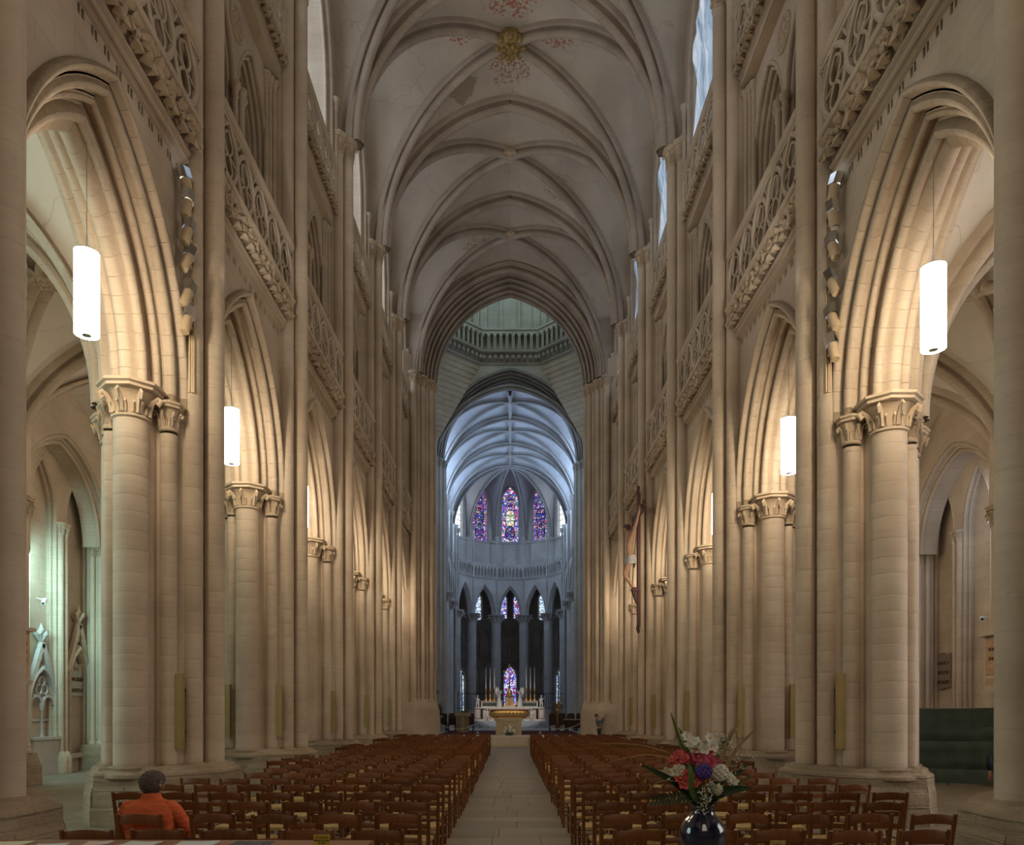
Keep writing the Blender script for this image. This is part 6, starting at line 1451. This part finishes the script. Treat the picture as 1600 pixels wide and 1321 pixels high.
def petal(c, d, up, L, W, curl=.3):
    """a single cupped petal: c base, d direction, up normal"""
    d = Vector(d).normalized(); up = Vector(up).normalized(); s = d.cross(up).normalized(); rows = []
    for i in range(6):
        u = i/5; w = W*sin(pi*min(1, .12+u*.80))**.8*(1 if u < 1 else .35); rows.append([tuple(Vector(c)+d*(L*u)+up*(L*curl*u*u)+s*(w*v)+up*(.25*w*abs(v))) for v in (-1, -.5, 0, .5, 1)])
    mb = MB(); mb.grid(rows); return mb
def bloom(label, px, py, dY, mat, kind, size, cat='flower'):
    p = at(px, py, VY+dY); t = thing({'lily': 'lily', 'alstro': 'alstroemeria', 'ball': 'carnation', 'hya': 'hydrangea'}[kind], label, cat, tuple(MOUTH)); stem_to(t, MOUTH+Vector(((px-1099)*.0002, 0, 0)), p)
    c = p-MOUTH; rnd = random.Random(int(px)); face = Vector(((px-1099)/160, -.8, .45)).normalized(); side = face.cross(Vector((0, 0, 1))).normalized(); upv = side.cross(face)
    if kind in ('lily', 'alstro'):
        n, heads = (6, 3 if kind == 'lily' else 4)
        for h in range(heads):
            o = c+side*rnd.uniform(-.6, .6)*size+upv*rnd.uniform(-.55, .55)*size; f = (face+side*rnd.uniform(-.5, .5)+upv*rnd.uniform(-.3, .5)).normalized(); s1 = f.cross(upv).normalized(); u1 = s1.cross(f)
            for q in range(n):
                a = q*2*pi/n+rnd.random()*.3; d = (s1*cos(a)+u1*sin(a))*.8+f*.75; petal(o, d, f, size*.72, size*.20, -.25).build('petal', mat, t, sharp=1.2)
            mb = MB(); mb.ball(tuple(o+f*size*.35), size*.07, 6, 4); mb.build('stamen', M_YELC, t)
    elif kind == 'ball':
        for q in range(60):
            z = 1-2*(q+.5)/60; a = q*2.399; r = sqrt(1-z*z); d = Vector((r*cos(a), r*sin(a), z)); s1 = d.cross(Vector((0, .3, 1))).normalized(); petal(tuple(c+d*size*.28), (d*.8+s1*.6*sin(q)), d.cross(s1), size*.34, size*.17, .2).build('petal', mat, t, sharp=1.2)
        mb = MB(); mb.ball(tuple(c), size*.48, 12, 8); mb.build('heart', mat, t)
    else:
        for q in range(60):
            z = 1-2*(q+.5)/60; a = q*2.399; r = sqrt(1-z*z); d = Vector((r*cos(a), r*sin(a), z)); o = c+d*size*.5; s1 = d.cross(Vector((.2, .1, 1))).normalized(); u1 = s1.cross(d); mb = MB()
            for w in range(4): mb.merge(petal(tuple(o), (s1*cos(w*pi/2+q)+u1*sin(w*pi/2+q)+d*.35), d, size*.20, size*.09, .1))
            mb.build('floret', mat, t, sharp=1.2)
    return t
bloom('white freesia at the very top of the bouquet', 1076, 1158, .02, M_PETW, 'lily', 0.080); bloom('white lily with yellow heart in the middle of the bouquet top', 1090, 1166, .0, M_CREAM, 'lily', 0.080); bloom('white lily at the top right of the bouquet', 1105, 1163, .0, M_PETW, 'lily', 0.087)
bloom('coral alstroemeria left of the bouquet, under the white freesia', 1061, 1190, -.02, M_CORAL, 'alstro', 0.081); bloom('coral alstroemeria in the bouquet centre', 1078, 1188, .03, M_CORAL, 'alstro', 0.063); bloom('rose-pink alstroemeria right of centre below the white lilies', 1101, 1186, -.03, M_PINK, 'alstro', 0.091); bloom('rose-pink alstroemeria at the outer right of its pair', 1113, 1188, .02, M_PINK, 'alstro', 0.056)
bloom('violet hydrangea head in the bouquet centre', 1100, 1206, -.13, M_VIOLET, 'hya', 0.088); bloom('large white hydrangea head on the right of the bouquet', 1125, 1208, -.08, M_PETW, 'hya', 0.098); bloom('round cream carnation low on the right of the bouquet', 1121, 1234, -.10, M_CREAM, 'ball', 0.072); bloom('white lily at the far right of the bouquet', 1147, 1219, -.02, M_PETW, 'lily', 0.080)
bloom('cream lily low on the left of the bouquet', 1052, 1213, -.06, M_CREAM, 'lily', 0.087); bloom('coral alstroemeria low on the left beside the cream lily', 1068, 1222, -.10, M_CORAL, 'alstro', 0.084); bloom('coral alstroemeria low in the centre beside the tall green leaf', 1091, 1221, -.10, M_CORAL, 'alstro', 0.077)
def blade(name, label, pts, w, mat, cat='leaf', fold=.25):
    t = thing(name, label, cat, tuple(MOUTH)); P = [at(*p) for p in pts]; P = [MOUTH]+P; n = 14; C = []
    for i in range(n+1):
        u = i/n*(len(P)-1); j = min(int(u), len(P)-2); f = u-j; p0, p1, p2, p3 = P[max(0, j-1)], P[j], P[j+1], P[min(len(P)-1, j+2)]
        C.append(.5*((2*p1)+(p2-p0)*f+(2*p0-5*p1+4*p2-p3)*f*f+(3*p1-p0-3*p2+p3)*f**3))
    rows = []
    for i, p in enumerate(C):
        tv_ = (C[min(i+1, n)]-C[max(i-1, 0)]).normalized(); s = tv_.cross(Vector((0, -1, 0))).normalized(); u = i/n; ww = w*sin(pi*(.08+.9*u))**.7; rows.append([tuple(p-MOUTH+s*ww*v+Vector((0, -fold*ww*abs(v), 0))) for v in (-1, -.5, 0, .5, 1)])
    mb = MB(); mb.grid(rows); mb.build('blade', mat, t, sharp=1.2); return t, C
blade('iris_leaf', 'tall pointed green leaf at the upper left of the bouquet', [(1078, 1215, VY), (1066, 1170, VY+.05), (1048, 1114, VY+.05)], .016, M_LEAF2); blade('iris_leaf', 'shorter upright green leaf behind the tallest one', [(1082, 1200, VY+.05), (1071, 1160, VY+.1), (1060, 1137, VY+.1)], .013, M_LEAF2); blade('iris_leaf', 'broad green leaf standing in the bouquet centre', [(1082, 1240, VY-.16), (1080, 1215, VY-.18), (1077, 1195, VY-.16)], .020, M_LEAF2)
blade('dry_blade', 'dry folded grass blade reaching up right, steeper one', [(1118, 1215, VY), (1137, 1160, VY+.05), (1158, 1122, VY+.08)], .014, M_DRY); blade('dry_blade', 'dry folded grass blade reaching farthest right', [(1125, 1215, VY), (1150, 1172, VY), (1180, 1140, VY)], .014, M_DRY); blade('dry_blade', 'dry pale blade just left of the steep one', [(1116, 1215, VY), (1128, 1180, VY), (1143, 1138, VY)], .010, M_DRY)
for i, (q, lab) in enumerate((([(1060, 1195, VY), (1020, 1180, VY-.05), (980, 1184, VY-.1), (940, 1196, VY-.1)], 'thin arching grass stem, lower one to the left'), ([(1060, 1190, VY), (1030, 1172, VY-.05), (985, 1163, VY-.1), (925, 1163, VY-.1)], 'thin arching grass stem, upper one to the left'), ([(1062, 1225, VY-.05), (1030, 1222, VY-.1), (1010, 1240, VY-.12)], 'fine curling grass drooping left of the bouquet'))):
    t, C = blade('grass_stem', lab, q, .004, M_DRY, 'grass')
blade('long_leaf', 'dark long leaf sweeping to the left of the bouquet', [(1060, 1228, VY-.05), (1035, 1212, VY-.08), (1003, 1196, VY-.1)], .022, M_LEAF); blade('long_leaf', 'broad dark leaf on the lower right of the bouquet', [(1115, 1245, VY-.08), (1140, 1235, VY-.1), (1172, 1232, VY-.1)], .034, M_LEAF); blade('long_leaf', 'light green leaf at the right below the white lily', [(1130, 1240, VY-.05), (1155, 1225, VY-.05), (1175, 1214, VY-.05)], .012, M_LEAF2); blade('long_leaf', 'dark leaf rising right behind the white hydrangea', [(1130, 1220, VY+.05), (1158, 1205, VY+.08), (1168, 1192, VY+.1)], .016, M_LEAF)
t = thing('palm_frond', 'dark palm frond fanning out at the lower left of the bouquet', 'leaf', tuple(MOUTH))
tip = at(1022, 1250, VY-.15)-MOUTH; rt = at(1085, 1238, VY-.1)-MOUTH; mb = MB(); mb.tube([(0, 0, 0), tuple(rt), tuple(rt.lerp(tip, .5)+Vector((0, 0, .012))), tuple(tip)], .004, 5); mb.build('midrib', M_LEAF, t)
for i in range(12):
    u = i/11; c = rt.lerp(tip, u)
    for sg in (-1, 1): petal(tuple(c), (tip-rt).normalized()*.5+Vector((-.1*u, -.3, -.9 if sg > 0 else .55)), (0, -1, 0), .10*(1-.5*u) if sg > 0 else .05, .008, .05).build('leaflet', M_LEAF, t, sharp=1.2)
for i in range(8):   # filling greenery at the rim
    a = i*pi/4+.2; t = thing('leaf_sprig', 'dark green leaf sprig over the vase rim, %s counted from the right' % ORD[i], 'leaf', tuple(MOUTH), group='leaf sprigs round the vase rim'); mb = MB()
    for q in range(5): mb.merge(petal((.02*q*cos(a), .02*q*sin(a), .02*q), (cos(a+.5*(q % 2*2-1)), sin(a+.5*(q % 2*2-1)), .5), (0, 0, 1), .09, .02, -.3))
    mb.build('leaves', M_LEAF, t, sharp=1.2, kind='stuff'); mb = MB(); mb.tube([(0, 0, -.05), (.09*cos(a), .09*sin(a), .09)], .003, 5); mb.build('stem', M_STEM, t)
def gyp(label, pts, n, spread, seed):
    t = thing('babys_breath', label, 'flower', tuple(MOUTH)); rnd = random.Random(seed); st_, fl = MB(), MB()
    for k_ in range(n):
        p = at(*rnd.choice(pts))-MOUTH; q = p+Vector((rnd.gauss(0, spread), rnd.gauss(0, spread*.6), rnd.gauss(0, spread*.8))); 
        st_.tube([tuple(p*.5), tuple(p*.9), tuple(q)], .0012, 3, False)
        fl.ball(tuple(q), rnd.uniform(.0035, .006), 5, 3)
    st_.build('twigs', M_STEM, t, kind='stuff'); fl.build('tiny_blossoms', M_PETW, t, kind='stuff')
gyp('airy spray of white gypsophila at the upper right', [(1128, 1160, VY+.05), (1138, 1166, VY+.05), (1133, 1152, VY+.05), (1125, 1175, VY+.05)], 90, .035, 1); gyp('gypsophila spray beside the right dry blades', [(1145, 1188, VY+.05), (1152, 1196, VY+.03), (1160, 1182, VY+.05)], 45, .03, 2); gyp('dense white gypsophila low in front over the vase neck', [(1100, 1240, VY-.15), (1104, 1252, VY-.14), (1096, 1262, VY-.12), (1110, 1230, VY-.14)], 140, .022, 3)
# lettering to plain meshes
dg = bpy.context.evaluated_depsgraph_get()
for o in [o for o in bpy.data.objects if o.type == 'FONT']:
    me = bpy.data.meshes.new_from_object(o.evaluated_get(dg)); n2 = bpy.data.objects.new(o.name, me); COL.objects.link(n2); n2.parent = o.parent; n2.location = o.location; n2.rotation_euler = o.rotation_euler; nm = o.name; bpy.data.objects.remove(o); n2.name = nm
